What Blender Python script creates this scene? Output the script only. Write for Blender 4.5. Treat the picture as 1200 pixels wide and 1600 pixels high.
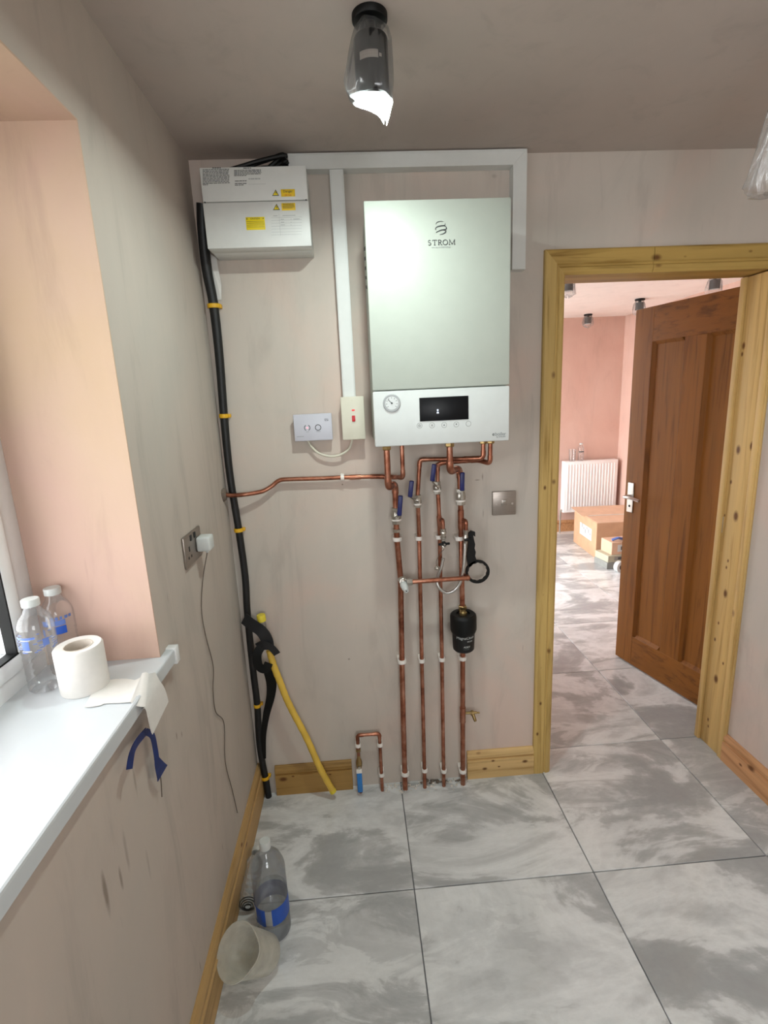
import bpy, bmesh, math, random
from mathutils import Vector, Matrix, Euler
random.seed(7)
for o in list(bpy.data.objects): bpy.data.objects.remove(o)
SC = bpy.context.scene
COL = SC.collection

# ------------------------------------------------------------------ camera
CAMP = Vector((0.465602, -1.795906, 1.564887))
FPX, YAW, PITCH, ROLL = 788.2714, -0.0522657, -0.2203772, -0.0456111
def cam_axes():
    cy, sy, cp, sp = math.cos(YAW), math.sin(YAW), math.cos(PITCH), math.sin(PITCH)
    fwd = Vector((-sy*cp, cy*cp, sp)); r = Vector((cy, sy, 0)); u = r.cross(fwd)
    c, s = math.cos(ROLL), math.sin(ROLL)
    return c*r + s*u, -s*r + c*u, fwd
AR, AU, AF = cam_axes()
cd = bpy.data.cameras.new('camera'); cam = bpy.data.objects.new('camera', cd); COL.objects.link(cam)
cd.sensor_fit = 'HORIZONTAL'; cd.sensor_width = 36.0; cd.lens = FPX/1200*36; cd.clip_start = 0.02
M = Matrix((AR, AU, -AF)).transposed().to_4x4(); M.translation = CAMP
cam.matrix_world = M
SC.camera = cam

# ------------------------------------------------------------------ world, light, exposure
SKY = 12.3; YNP = -3.27
w_ = bpy.data.worlds.new('overcast_sky'); SC.world = w_; w_.use_nodes = True
bg = w_.node_tree.nodes['Background']; bg.inputs[0].default_value = (0.98, 0.985, 1.0, 1); bg.inputs[1].default_value = SKY
SC.view_settings.view_transform = 'Standard'; SC.view_settings.look = 'None'
SC.view_settings.gamma = 1.0; SC.view_settings.use_curve_mapping = False
SC.view_settings.exposure = -0.12
try: SC.cycles.max_bounces = 12; SC.cycles.diffuse_bounces = 6; SC.cycles.transparent_max_bounces = 24
except Exception: pass
def portal(loc, rot, sx, sy):
    l = bpy.data.lights.new('window_portal', 'AREA'); l.shape = 'RECTANGLE'; l.size = sx; l.size_y = sy
    l.cycles.is_portal = True
    o = bpy.data.objects.new('window_portal', l); COL.objects.link(o); o.location = loc; o.rotation_euler = rot
portal((-.33, -1.65, 1.55), (0, math.radians(-90), 0), 1.05, 1.8)
portal((.88, 2.465, 1.1), (0, math.radians(-90), 0), 2.15, 2.2)
portal((.78, YNP, 1.53), (math.radians(90), 0, 0), .94, 1.08)  # portal of the added window behind the camera

# ------------------------------------------------------------------ pixel -> place helpers (1200x1600 frame)
def ray(px, py): return AR*((px-600)/FPX) + AU*(-(py-800)/FPX) + AF
def W(px, py, y=0.0):            # point at depth y
    d = ray(px, py); return CAMP + d*((y-CAMP.y)/d.y)
def F(px, py, z=0.0):            # point at height z
    d = ray(px, py); return CAMP + d*((z-CAMP.z)/d.z)
def S(px, py, x=0.0):            # point at side distance x
    d = ray(px, py); return CAMP + d*((x-CAMP.x)/d.x)
V = Vector

# ------------------------------------------------------------------ materials
def lin(c):
    if isinstance(c, str): c = tuple(int(c[i:i+2], 16) for i in (0, 2, 4))
    f = lambda v: (v/255/12.92) if v/255 <= .04045 else ((v/255+.055)/1.055)**2.4
    return (f(c[0]), f(c[1]), f(c[2]), 1)
class NT:
    def __init__(s, name):
        s.m = bpy.data.materials.new(name); s.m.use_nodes = True; s.t = s.m.node_tree; s.n = s.t.nodes; s.l = s.t.links
        s.b = s.n['Principled BSDF']; s.out = s.n['Material Output']
    def node(s, typ, **kw):
        n = s.n.new(typ)
        for k, v in kw.items():
            if k.startswith('i_'): n.inputs[k[2:].replace('_', ' ')].default_value = v
            elif k.startswith('x'): n.inputs[int(k[1:])].default_value = v
            else: setattr(n, k, v)
        return n
    def link(s, a, b): s.l.new(a, b)
    def pos(s): return s.node('ShaderNodeNewGeometry').outputs['Position']
    def obj(s): return s.node('ShaderNodeTexCoord').outputs['Object']
    def map(s, vec, scale=(1,1,1), rot=(0,0,0), loc=(0,0,0)):
        n = s.node('ShaderNodeMapping'); n.inputs['Scale'].default_value = scale; n.inputs['Rotation'].default_value = rot; n.inputs['Location'].default_value = loc
        s.link(vec, n.inputs['Vector']); return n.outputs[0]
    def noise(s, vec, scale, detail=4, rough=.5, dist=0):
        n = s.node('ShaderNodeTexNoise'); n.inputs['Scale'].default_value = scale; n.inputs['Detail'].default_value = detail
        n.inputs['Roughness'].default_value = rough; n.inputs['Distortion'].default_value = dist
        s.link(vec, n.inputs['Vector']); return n.outputs['Fac']
    def ramp(s, fac, stops, interp='LINEAR'):
        n = s.node('ShaderNodeValToRGB'); r = n.color_ramp; r.interpolation = interp
        while len(r.elements) < len(stops): r.elements.new(.5)
        for e, (p, c) in zip(r.elements, stops):
            e.position = p; e.color = c if len(c) == 4 else (*c, 1)
        s.link(fac, n.inputs[0]); return n.outputs[0]
    def mix(s, a, b, fac, mode='MIX'):
        n = s.node('ShaderNodeMix', data_type='RGBA', blend_type=mode)
        for sock, v in ((n.inputs[0], fac), (n.inputs[6], a), (n.inputs[7], b)):
            if hasattr(v, 'is_linked'): s.link(v, sock)
            else: sock.default_value = v
        return n.outputs[2]
    def bump(s, h, strength=.2, dist=.002):
        n = s.node('ShaderNodeBump'); n.inputs['Strength'].default_value = strength; n.inputs['Distance'].default_value = dist
        s.link(h, n.inputs['Height']); s.link(n.outputs[0], s.b.inputs['Normal'])
def g(v): return (v, v, v, 1)
MATS = {}
def plain(name, col, rough=.5, metal=0.0, var=.08, scale=30, emis=None, es=0, spec=None, coat=0):
    t = NT(name); c = lin(col)
    f = t.noise(t.obj(), scale, 3)
    dark = tuple(max(0, x*(1-var)) for x in c[:3])+(1,); light = tuple(min(1, x*(1+var)) for x in c[:3])+(1,)
    t.link(t.ramp(f, [(.3, dark), (.7, light)]), t.b.inputs['Base Color'])
    t.b.inputs['Roughness'].default_value = rough; t.b.inputs['Metallic'].default_value = metal
    if spec is not None: t.b.inputs['Specular IOR Level'].default_value = spec
    if coat: t.b.inputs['Coat Weight'].default_value = coat
    if emis: t.b.inputs['Emission Color'].default_value = lin(emis); t.b.inputs['Emission Strength'].default_value = es
    MATS[name] = t.m; return t.m
def plaster(name, c1, c2, c3, streak=1.0, marks=()):
    t = NT(name); p = t.pos()
    big = t.noise(p, 1.6, 6, .6, .5)
    st = t.noise(t.map(p, (9, 9, 1.6)), 1.2, 6, .6, .6)
    fine = t.noise(p, 60, 4, .7)
    c = t.ramp(big, [(.32, lin(c1)), (.5, lin(c2)), (.68, lin(c3))])
    s2 = t.ramp(st, [(.30, g(.80)), (.45, g(.97)), (.62, g(1.0)), (.8, g(1.06))])
    c = t.mix(c, s2, .75*streak, 'MULTIPLY')
    patch = t.noise(t.map(p, (1, 1, .55), loc=(3, 7, 1)), 2.6, 8, .65, 1.2)
    c = t.mix(c, t.ramp(patch, [(.56, g(1)), (.66, g(.90))]), .6*streak, 'MULTIPLY')
    scr = t.noise(t.map(p, (60, 60, 5), loc=(1, 2, 9)), 1, 2, .5)
    c = t.mix(c, t.ramp(scr, [(.72, g(1)), (.80, g(.80))]), .5*streak, 'MULTIPLY')
    wb = t.noise(t.map(p, (40, 40, 14)), 1, 4, .6)
    for (mp, rx, rz, al) in marks:
        n_ = t.node('ShaderNodeVectorMath', operation='SUBTRACT'); t.link(p, n_.inputs[0]); n_.inputs[1].default_value = mp
        mm = t.map(n_.outputs[0], (1/rx, 1/rx, 1/rz)); ln = t.node('ShaderNodeVectorMath', operation='LENGTH'); t.link(mm, ln.inputs[0])
        ad_ = t.node('ShaderNodeMath', operation='MULTIPLY_ADD', x1=1.6); t.link(wb, ad_.inputs[0]); t.link(ln.outputs['Value'], ad_.inputs[2])
        mr = t.node('ShaderNodeMapRange'); t.link(ad_.outputs[0], mr.inputs[0])
        mr.inputs[1].default_value = 1.1; mr.inputs[2].default_value = 1.8; mr.inputs[3].default_value = al; mr.inputs[4].default_value = 0
        c = t.mix(c, lin('5b4a3c'), mr.outputs[0])
    t.link(c, t.b.inputs['Base Color']); t.b.inputs['Roughness'].default_value = .78
    t.b.inputs['Specular IOR Level'].default_value = .25
    t.bump(fine, .12, .001)
    MATS[name] = t.m; return t.m
def wood(name, base, dark, axis='z', rough=.5, knots=(), scale=1.0, knotcol='5a3212'):
    t = NT(name); p = t.pos()
    sc = {'x': (1.2, 26, 26), 'y': (26, 1.2, 26), 'z': (26, 26, 1.2)}[axis]
    gr = t.noise(t.map(p, tuple(v*scale for v in sc)), 1.6, 6, .6, .7)
    big = t.noise(t.map(p, tuple(v*.25*scale for v in sc)), 1.5, 3, .5)
    c = t.ramp(gr, [(.30, lin(dark)), (.48, lin(base)), (.75, tuple(min(1, v*1.12) for v in lin(base)[:3])+(1,))])
    c = t.mix(c, t.ramp(big, [(.35, g(.82)), (.65, g(1.05))]), .8, 'MULTIPLY')
    for (kx, ky, kz, kr) in knots:
        n = t.node('ShaderNodeVectorMath', operation='SUBTRACT'); t.link(p, n.inputs[0]); n.inputs[1].default_value = (kx, ky, kz)
        el = {'x': (.6, 1, 1), 'y': (1, .6, 1), 'z': (1, 1, .6)}[axis]
        m = t.map(n.outputs[0], el)
        ln = t.node('ShaderNodeVectorMath', operation='LENGTH'); t.link(m, ln.inputs[0])
        mr = t.node('ShaderNodeMapRange'); t.link(ln.outputs['Value'], mr.inputs[0])
        mr.inputs[1].default_value = kr*.45; mr.inputs[2].default_value = kr*1.15; mr.inputs[3].default_value = .92; mr.inputs[4].default_value = 0
        c = t.mix(c, lin(knotcol), mr.outputs[0])
    t.link(c, t.b.inputs['Base Color']); t.b.inputs['Roughness'].default_value = rough
    t.b.inputs['Specular IOR Level'].default_value = .3; t.bump(gr, .08, .001)
    MATS[name] = t.m; return t.m
def clear(name, tint=(.95, .97, .98), gloss=.5, rough=.03, haze=0.0, hazecol='e8ecee'):
    t = NT(name); n, l = t.n, t.l
    tr = n.new('ShaderNodeBsdfTransparent'); tr.inputs[0].default_value = (*tint, 1)
    gl = n.new('ShaderNodeBsdfGlossy'); gl.inputs['Roughness'].default_value = rough
    lw = n.new('ShaderNodeLayerWeight'); lw.inputs[0].default_value = .35
    ml = n.new('ShaderNodeMath'); ml.operation = 'MULTIPLY_ADD'; ml.inputs[1].default_value = gloss; ml.inputs[2].default_value = .04
    l.new(lw.outputs['Fresnel'], ml.inputs[0])
    mx = n.new('ShaderNodeMixShader'); l.new(ml.outputs[0], mx.inputs[0]); l.new(tr.outputs[0], mx.inputs[1]); l.new(gl.outputs[0], mx.inputs[2])
    res = mx.outputs[0]
    if haze:
        df = n.new('ShaderNodeBsdfDiffuse'); df.inputs[0].default_value = lin(hazecol)
        tl = n.new('ShaderNodeBsdfTranslucent'); tl.inputs[0].default_value = lin(hazecol)
        ad = n.new('ShaderNodeMixShader'); ad.inputs[0].default_value = .5; l.new(df.outputs[0], ad.inputs[1]); l.new(tl.outputs[0], ad.inputs[2])
        m2 = n.new('ShaderNodeMixShader')
        f = t.noise(t.obj(), 25, 4); r = t.ramp(f, [(.35, g(haze*.85)), (.65, g(min(1, haze*1.12)))]); l.new(r, m2.inputs[0])
        l.new(res, m2.inputs[1]); l.new(ad.outputs[0], m2.inputs[2]); res = m2.outputs[0]
    l.new(res, t.out.inputs[0]); n.remove(t.b)
    MATS[name] = t.m; return t.m
def tilemat():
    t = NT('marble_tile'); p = t.pos()
    oi = t.node('ShaderNodeObjectInfo')
    mul = t.node('ShaderNodeVectorMath', operation='SCALE'); cb = t.node('ShaderNodeCombineXYZ')
    t.link(oi.outputs['Random'], cb.inputs[0])
    m1 = t.node('ShaderNodeMath', operation='MULTIPLY', x1=7.31); t.link(oi.outputs['Random'], m1.inputs[0])
    fr = t.node('ShaderNodeMath', operation='FRACT'); t.link(m1.outputs[0], fr.inputs[0]); t.link(fr.outputs[0], cb.inputs[1])
    t.link(oi.outputs['Random'], cb.inputs[2])
    t.link(cb.outputs[0], mul.inputs[0]); mul.inputs[3].default_value = 37
    ad = t.node('ShaderNodeVectorMath', operation='ADD'); t.link(p, ad.inputs[0]); t.link(mul.outputs[0], ad.inputs[1])
    st = t.map(ad.outputs[0], (1.0, 1.8, 1.0), (0, 0, math.radians(40)))
    n1 = t.noise(st, 1.7, 12, .60, .7)
    n2 = t.noise(t.map(ad.outputs[0], (1.0, 3.0, 1.0), (0, 0, math.radians(34)), (5, 3, 2)), 3.4, 10, .64, .9)
    n3 = t.noise(ad.outputs[0], 1.3, 3, .5)
    sm = t.node('ShaderNodeMath', operation='MULTIPLY_ADD', x1=.22); t.link(n2, sm.inputs[0]); t.link(n1, sm.inputs[2])
    sb_ = t.node('ShaderNodeMath', operation='SUBTRACT', x1=.11); t.link(sm.outputs[0], sb_.inputs[0])
    c = t.ramp(sb_.outputs[0], [(.30, lin('a3a5a6')), (.43, lin('a9acad')), (.485, lin('babdbe')), (.515, lin('d6d9da')), (.57, lin('e3e6e7')), (.64, lin('ced1d2')), (.72, lin('bbbebf'))])
    c2 = t.ramp(n2, [(.36, lin('a6a8a9')), (.49, lin('b8bbbc')), (.53, lin('d8dbdb')), (.64, lin('e4e7e8'))])
    c = t.mix(c, c2, t.ramp(n3, [(.46, g(0)), (.60, g(.6))]))
    fine = t.noise(ad.outputs[0], 40, 5, .7)
    c = t.mix(c, t.ramp(fine, [(.3, g(.93)), (.7, g(1.04))]), .6, 'MULTIPLY')
    t.link(c, t.b.inputs['Base Color'])
    dust = t.noise(p, 7, 5, .6)
    t.link(t.ramp(dust, [(.35, g(.10)), (.7, g(.24))]), t.b.inputs['Roughness'])
    t.b.inputs['Specular IOR Level'].default_value = .5
    return t.m
def brushed(name, col, rough=.35):
    t = NT(name); f = t.noise(t.map(t.obj(), (4, 4, 300)), 3, 2)
    c = lin(col)
    t.link(t.ramp(f, [(.3, tuple(x*.85 for x in c[:3])+(1,)), (.7, c)]), t.b.inputs['Base Color'])
    t.b.inputs['Metallic'].default_value = .9; t.b.inputs['Roughness'].default_value = rough
    MATS[name] = t.m; return t.m
def coppermat():
    t = NT('copper'); p = t.pos()
    f = t.noise(p, 22, 5, .6, .6); f2 = t.noise(p, 6, 3)
    c = t.ramp(f, [(.3, lin('7a4634')), (.5, lin('a56a52')), (.72, lin('bf8d77'))])
    c = t.mix(c, t.ramp(f2, [(.35, g(.75)), (.6, g(1.05))]), .8, 'MULTIPLY')
    t.link(c, t.b.inputs['Base Color']); t.b.inputs['Metallic'].default_value = .85
    t.link(t.ramp(f, [(.3, g(.42)), (.7, g(.28))]), t.b.inputs['Roughness'])
    return t.m

plaster('plaster', 'b7b0a7', 'bdb3a9', 'c6b2a6')
plaster('plaster_left', 'b3aca3', 'b9afa5', 'bdb0a5', 1.0, [(tuple(S(px, py)), rx, rz, al) for px, py, rx, rz, al in ((165, 1395, .008, .055, .55), (189, 1372, .006, .03, .5), (197, 1330, .007, .06, .3), (232, 1350, .006, .05, .22), (348, 1325, .003, .02, .5), (210, 1215, .006, .05, .35), (276, 1150, .004, .012, .5), (284, 1147, .004, .010, .4), (313, 1510, .004, .02, .3), (262, 935, .003, .02, .3))])
plaster('plaster_back', 'beb8af', 'c5bbb1', 'cfbaae', 1.0, [(tuple(W(px, py, .012)), rx, rz, al) for px, py, rx, rz, al in ((754, 744, .004, .020, .6), (746, 750, .014, .004, .45), (545, 1030, .006, .006, .6), (535, 757, .004, .004, .9), (755, 803, .0025, .018, .4), (817, 1011, .0015, .020, .5), (690, 262, .03, .006, .25), (772, 275, .012, .008, .25), (694, 1140, .002, .10, .3), (583, 1000, .02, .08, .10), (558, 1010, .0, .0, 0)) if rx])
plaster('plaster_reveal', 'c2a98d', 'c4aa95', 'c6a799', .9)
plaster('plaster_ceiling', 'b2a8a0', 'b5aaa2', 'b8aaa1', .6)
plaster('plaster_pink', 'cfab9d', 'd3b1a3', 'd6b7aa', .6)
plaster('plaster_pink_ceiling', 'f2e8e3', 'f4ebe6', 'f5eeea', .5)
MT = {'tile': tilemat(), 'copper': coppermat()}
white = plain('white_plastic', 'c4c8c6', .42, var=.02)
whitem = plain('white_enamel', 'a9afa6', .5, var=.015, spec=.3)
trunkw = plain('white_trunking', 'd6d8d5', .42, var=.02)
offw = plain('ivory_plastic', 'd2cebd', .4, var=.02)
lilac = plain('pale_grey_plastic', 'c2c2cc', .4, var=.02)
upvc = plain('upvc', 'e2e4e4', .3, var=.02)
sillm = plain('sill_white', 'c6cbce', .25, var=.03, scale=8)
black = plain('black_plastic', '070808', .5, var=.2, spec=.3)
blackm = plain('black_satin', '090a0b', .5, var=.2)
tapeb = plain('black_tape', '17181c', .55, var=.2)
dirtyb = plain('dusty_black_pipe', '0d0e0f', .5, var=.5, scale=14)
greyp = plain('grey_plastic', '9a9d9e', .4)
darkg = plain('dark_print', '3c3f40', .6)
greytxt = plain('grey_print', '808584', .6)
palegrey = plain('pale_print', 'a9adac', .6)
yellowl = plain('yellow_sticker', 'e6cf14', .5, var=.04)
yellow2 = plain('amber_sticker', 'e8c41c', .5, var=.04)
yclip = plain('yellow_clip', 'dba81a', .5)
yhose = plain('yellow_hose', 'dab548', .5, var=.12, scale=12)
ycap = plain('yellow_cap', 'dcc83a', .5)
redp = plain('red_rocker', 'c1121f', .35)
redled = plain('red_neon', 'd8343a', .4, emis='ff3a3a', es=.5)
pinkled = plain('pink_led', 'f0b8c4', .4, emis='ff9ab0', es=.4)
bluep = plain('blue_grip', '111a5a', .42, var=.15)
blueh = plain('blue_handle', '2b78c0', .4)
bluet = plain('blue_tape', '0b2560', .5, var=.25, scale=60)
bluelab = plain('blue_label', '1c4fae', .45)
bluepr = plain('blue_print', '5a73b4', .45)
chrome = plain('nickel_fitting', 'b4b0a8', .28, .9, var=.15)
brass = plain('brass_fitting', '9c8458', .35, .85, var=.2)
hosem = brushed('braided_steel', 'c9c8c4', .32)
steel = brushed('brushed_steel_plate', 'a39a92', .38)
steel2 = brushed('satin_chrome', 'd0cbc6', .3)
clipw = plain('white_clip', 'e6e2dc', .45)
paper = plain('tissue_paper', 'd8d5d0', .9, var=.02, scale=80)
card = plain('cardboard', 'bd9676', .8, var=.08, scale=12)
cardl = plain('cardboard_pale', 'd0ae93', .8, var=.06, scale=12)
kraft = plain('cardboard_core', 'c8beb2', .8)
wire_m = plain('brown_wire', '5d5248', .6)
plasterchip = plain('plaster_rubble', 'cfcac2', .9, var=.15)
rubble2 = plain('dark_rubble', '6a5f55', .9, var=.2)
screen = plain('black_glass', '08090c', .35, var=.1, spec=.2)
icon = plain('display_icon', 'cfd8e8', .4, emis='cfd8e8', es=.8)
grout = plain('grout', '77777a', .85, var=.1)
concrete = plain('paving', '9c9890', .9, var=.15, scale=3)
brickm = plain('outer_brick', '6b4a3e', .9, var=.25, scale=9)
radw = plain('radiator_white', 'f0efee', .4, var=.02)
tin = plain('grey_carton', '8c8d88', .7)
tinl = plain('lime_carton', 'b3b09a', .7)
lens = plain('lamp_lens', 'ffffff', .4, emis='f3fbff', es=25)
pet = clear('clear_pet', (.975, .98, .985), .45, .06, haze=.035)
petb = clear('bluish_pet', (.94, .955, .97), .55, .06, haze=.05)
glassm = clear('window_glass', (.97, .98, .98), .5, .01)
bagm = clear('plastic_bag', (.95, .95, .95), .5, .12, haze=.12)
jugm = clear('milky_plastic', (.93, .93, .90), .25, .2, haze=.46, hazecol='f0f0ea')
waterm = clear('water', (.95, .965, .98), .3, .02)
COP = MT['copper']

# ------------------------------------------------------------------ mesh builder
class MB:
    def __init__(s): s.v = []; s.f = []
    def add(s, vs, fs):
        o = len(s.v); s.v += [Vector(v) for v in vs]; s.f += [tuple(i+o for i in f) for f in fs]; return s
    def bm(s, b, mat=None):
        b.verts.index_update()
        s.add([(mat @ v.co if mat else v.co.copy()) for v in b.verts], [[v.index for v in f.verts] for f in b.faces]); b.free(); return s
    def box(s, lo, hi, bev=0, seg=2, mat=None):
        b = bmesh.new(); bmesh.ops.create_cube(b, size=1)
        lo, hi = Vector(lo), Vector(hi)
        for v in b.verts: v.co = Vector([(lo[i]+hi[i])/2 + v.co[i]*(hi[i]-lo[i]) for i in range(3)])
        if bev: bmesh.ops.bevel(b, geom=list(b.edges), offset=bev, segments=seg, profile=.5, affect='EDGES')
        return s.bm(b, mat)
    def obox(s, c, size, axes, bev=0, seg=2):      # oriented box, axes = 3 vectors
        m = Matrix([Vector(a).normalized() for a in axes]).transposed().to_4x4(); m.translation = Vector(c)
        h = Vector(size)/2
        return s.box(-h, h, bev, seg, m)
    def tube(s, pts, r, n=12, cap=True, flat=None):
        pts = [Vector(p) for p in pts]; k = len(pts)
        rs = r if isinstance(r, (list, tuple)) else [r]*k
        T = []
        for i in range(k):
            a = pts[max(0, i-1)]; b = pts[min(k-1, i+1)]; T.append((b-a).normalized())
        up = Vector((0, 0, 1)) if abs(T[0].z) < .9 else Vector((0, 1, 0))
        nrm = (up - T[0]*up.dot(T[0])).normalized(); rings = []
        vs = []; fs = []
        for i in range(k):
            nrm = (nrm - T[i]*nrm.dot(T[i])).normalized(); bi = T[i].cross(nrm)
            for j in range(n):
                a = 2*math.pi*j/n; q = flat or 1.0
                vs.append(pts[i] + (nrm*math.cos(a)*q + bi*math.sin(a))*rs[i])
        for i in range(k-1):
            for j in range(n):
                fs.append((i*n+j, i*n+(j+1) % n, (i+1)*n+(j+1) % n, (i+1)*n+j))
        if cap: fs.append(tuple(range(n-1, -1, -1))); fs.append(tuple((k-1)*n+j for j in range(n)))
        return s.add(vs, fs)
    def cyl(s, a, b, r, n=20, r2=None): return s.tube([a, b], [r, r if r2 is None else r2], n)
    def lathe(s, prof, base=(0, 0, 0), axis=(0, 0, 1), n=24, wob=None, a0=0, a1=2*math.pi):
        axis = Vector(axis).normalized(); up = Vector((0, 1, 0)) if abs(axis.y) < .9 else Vector((1, 0, 0))
        e1 = (up - axis*up.dot(axis)).normalized(); e2 = axis.cross(e1); base = Vector(base)
        full = abs(a1-a0-2*math.pi) < 1e-6; m = n if full else n+1
        vs = []; fs = []
        for i, (r, h) in enumerate(prof):
            for j in range(m):
                a = a0+(a1-a0)*j/n; rr = r*(wob(i, a) if wob else 1)
                vs.append(base + axis*h + (e1*math.cos(a)+e2*math.sin(a))*rr)
        for i in range(len(prof)-1):
            for j in range(n):
                fs.append((i*m+j, i*m+(j+1) % m, (i+1)*m+(j+1) % m, (i+1)*m+j))
        if full:
            if prof[0][0] > 1e-5: pass
        return s.add(vs, fs)
    def prism(s, poly, d0, d1, ax):                # poly of 2D pts, ax(u,v,d)->Vector
        n = len(poly); vs = [ax(u, v, d0) for u, v in poly] + [ax(u, v, d1) for u, v in poly]
        fs = [tuple(range(n)), tuple(range(2*n-1, n-1, -1))] + [(i, (i+1) % n, n+(i+1) % n, n+i) for i in range(n)]
        return s.add(vs, fs)
    def sphere(s, c, r, sc=(1, 1, 1), n=16):
        b = bmesh.new(); bmesh.ops.create_uvsphere(b, u_segments=n, v_segments=n//2, radius=1)
        for v in b.verts: v.co = Vector(c) + Vector((v.co.x*sc[0], v.co.y*sc[1], v.co.z*sc[2]))*r
        return s.bm(b)
    def torus(s, c, R, r, axis=(0, 1, 0), n=32, m=10, a0=0, a1=2*math.pi):
        axis = Vector(axis).normalized(); up = Vector((0, 0, 1)) if abs(axis.z) < .9 else Vector((1, 0, 0))
        e2 = axis.cross(up).normalized()
        k = n if abs(a1-a0-2*math.pi) > 1e-6 else n
        pts = [Vector(c) + (up*math.cos(a0+(a1-a0)*i/k) + e2*math.sin(a0+(a1-a0)*i/k))*R for i in range(k+1)]
        return s.tube(pts, r, m, cap=abs(a1-a0-2*math.pi) > 1e-6)
    def build(s, name, mat, parent=None, smooth=None):
        me = bpy.data.meshes.new(name)
        if parent is not None: off = wloc(parent)
        else:
            xs = [v.x for v in s.v]; ys = [v.y for v in s.v]; zs = [v.z for v in s.v]
            off = Vector(((min(xs)+max(xs))/2, (min(ys)+max(ys))/2, min(zs)))
        me.from_pydata([v-off for v in s.v], [], s.f); me.materials.append(mat)
        b = bmesh.new(); b.from_mesh(me); bmesh.ops.recalc_face_normals(b, faces=b.faces); b.to_mesh(me); b.free()
        if smooth is None: smooth = True
        if smooth:
            for p in me.polygons: p.use_smooth = True
            try: me.set_sharp_from_angle(angle=math.radians(40))
            except Exception: pass
        o = bpy.data.objects.new(name, me); COL.objects.link(o)
        if parent is not None: o.parent = parent
        else: o.location = off
        return o
def wloc(o):
    v = Vector((0, 0, 0))
    while o is not None: v += o.location; o = o.parent
    return v
def tag(o, label, cat, group=None):
    o['label'] = label; o['category'] = cat
    if group: o['group'] = group
    return o
def struct(o, label=None):
    o['kind'] = 'structure'
    if label: o['label'] = label
    return o
def thing(name, label, cat, loc, group=None):
    o = bpy.data.objects.new(name, None); o.empty_display_size = .05; COL.objects.link(o); o.location = loc
    return tag(o, label, cat, group)
def sthing(name, loc, label=None):
    o = bpy.data.objects.new(name, None); o.empty_display_size = .05; COL.objects.link(o); o.location = loc
    return struct(o, label)
def spline(pts, sub=8):
    pts = [Vector(p) for p in pts]; out = []
    for i in range(len(pts)-1):
        p0 = pts[max(0, i-1)]; p1 = pts[i]; p2 = pts[i+1]; p3 = pts[min(len(pts)-1, i+2)]
        for k in range(sub):
            t = k/sub
            out.append(.5*((2*p1) + (p2-p0)*t + (2*p0-5*p1+4*p2-p3)*t*t + (3*p1-p0-3*p2+p3)*t**3))
    out.append(pts[-1]); return out
def fillet(pts, R, n=6):
    pts = [Vector(p) for p in pts]; out = [pts[0]]; corners = []
    for i in range(1, len(pts)-1):
        a = (pts[i-1]-pts[i]); b = (pts[i+1]-pts[i]); la, lb = a.length, b.length
        r = min(R, la*.45, lb*.45); A = pts[i]+a.normalized()*r; B = pts[i]+b.normalized()*r
        arc = []
        for k in range(n+1):
            t = k/n; arc.append((1-t)**2*A + 2*t*(1-t)*pts[i] + t*t*B)
        out += arc; corners.append((arc, a.normalized(), b.normalized()))
    out.append(pts[-1]); return out, corners
_font = {}
def text_mb(s, size, origin, ex=(1, 0, 0), ey=(0, 0, 1), align='LEFT', depth=.0004, bend=None):
    cu = bpy.data.curves.new('t', 'FONT'); cu.body = s; cu.size = size; cu.align_x = align; cu.extrude = depth/2; cu.resolution_u = 3
    ob = bpy.data.objects.new('t', cu); COL.objects.link(ob)
    me = bpy.data.meshes.new_from_object(ob.evaluated_get(bpy.context.evaluated_depsgraph_get()))
    ex = Vector(ex); ey = Vector(ey); ez = ex.cross(ey); o = Vector(origin)
    mb = MB(); vs = []
    for v in me.vertices:
        if bend: vs.append(bend(v.co))
        else: vs.append(o + ex*v.co.x + ey*v.co.y + ez*v.co.z)
    mb.add(vs, [tuple(p.vertices) for p in me.polygons])
    bpy.data.objects.remove(ob); bpy.data.curves.remove(cu); bpy.data.meshes.remove(me)
    return mb

# ================================================================== STRUCTURE
H = 2.3175; YB = .012; YF = .155; XR = 1.962; H2 = 2.302; X2L = 1.02; X2R = 3.38; Y2 = 3.65; YN = -3.2
SZ0 = 1.018
WY0, WY1, WZ0, WZ1 = -2.6, -.72, 1.0, 2.083
# floor slab and tiles
fl = MB().box((-.02, YN, -.06), (2.0, .1, -.006)).box((.9, .1, -.06), (3.5, 3.8, -.006)).build('floor', grout, smooth=False); struct(fl, 'polished grey and white marble-look tiled floor')
full = None
def tile_mesh(w, h):
    return MB().box((-w/2, -h/2, -.010), (w/2, h/2, 0), .0012, 1)
T = .6; TX = .578; TY = -.462
for i in range(-1, 6):
    for j in range(-5, 8):
        x0, x1 = TX+(i-0)*T-0, TX+(i+1)*T; y0, y1 = TY+(j-1)*T, TY+j*T
        if y1 < .3: a, b = 0.0, XR+.02
        else: a, b = X2L-.02, X2R+.02
        c, d = YN, Y2+.02
        x0, x1, y0, y1 = max(x0, a), min(x1, b), max(y0, c), min(y1, d)
        if x1-x0 < .03 or y1-y0 < .03: continue
        G = .0018
        fullsz = abs(x1-x0-T) < 1e-6 and abs(y1-y0-T) < 1e-6
        if fullsz and full: me = full
        else:
            mb = tile_mesh(x1-x0-2*G, y1-y0-2*G)
            me = bpy.data.meshes.new('tile'); me.from_pydata(mb.v, [], mb.f); me.materials.append(MT['tile'])
            if fullsz: full = me
        o = bpy.data.objects.new('tile', me); COL.objects.link(o); o.parent = fl
        o.location = Vector(((x0+x1)/2, (y0+y1)/2, 0)) - fl.location
struct(MB().box((-6, -8, -.3), (8, 9, -.2)).build('ground', concrete, smooth=False))
PL = MATS['plaster']; PK = MATS['plaster_pink']
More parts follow.
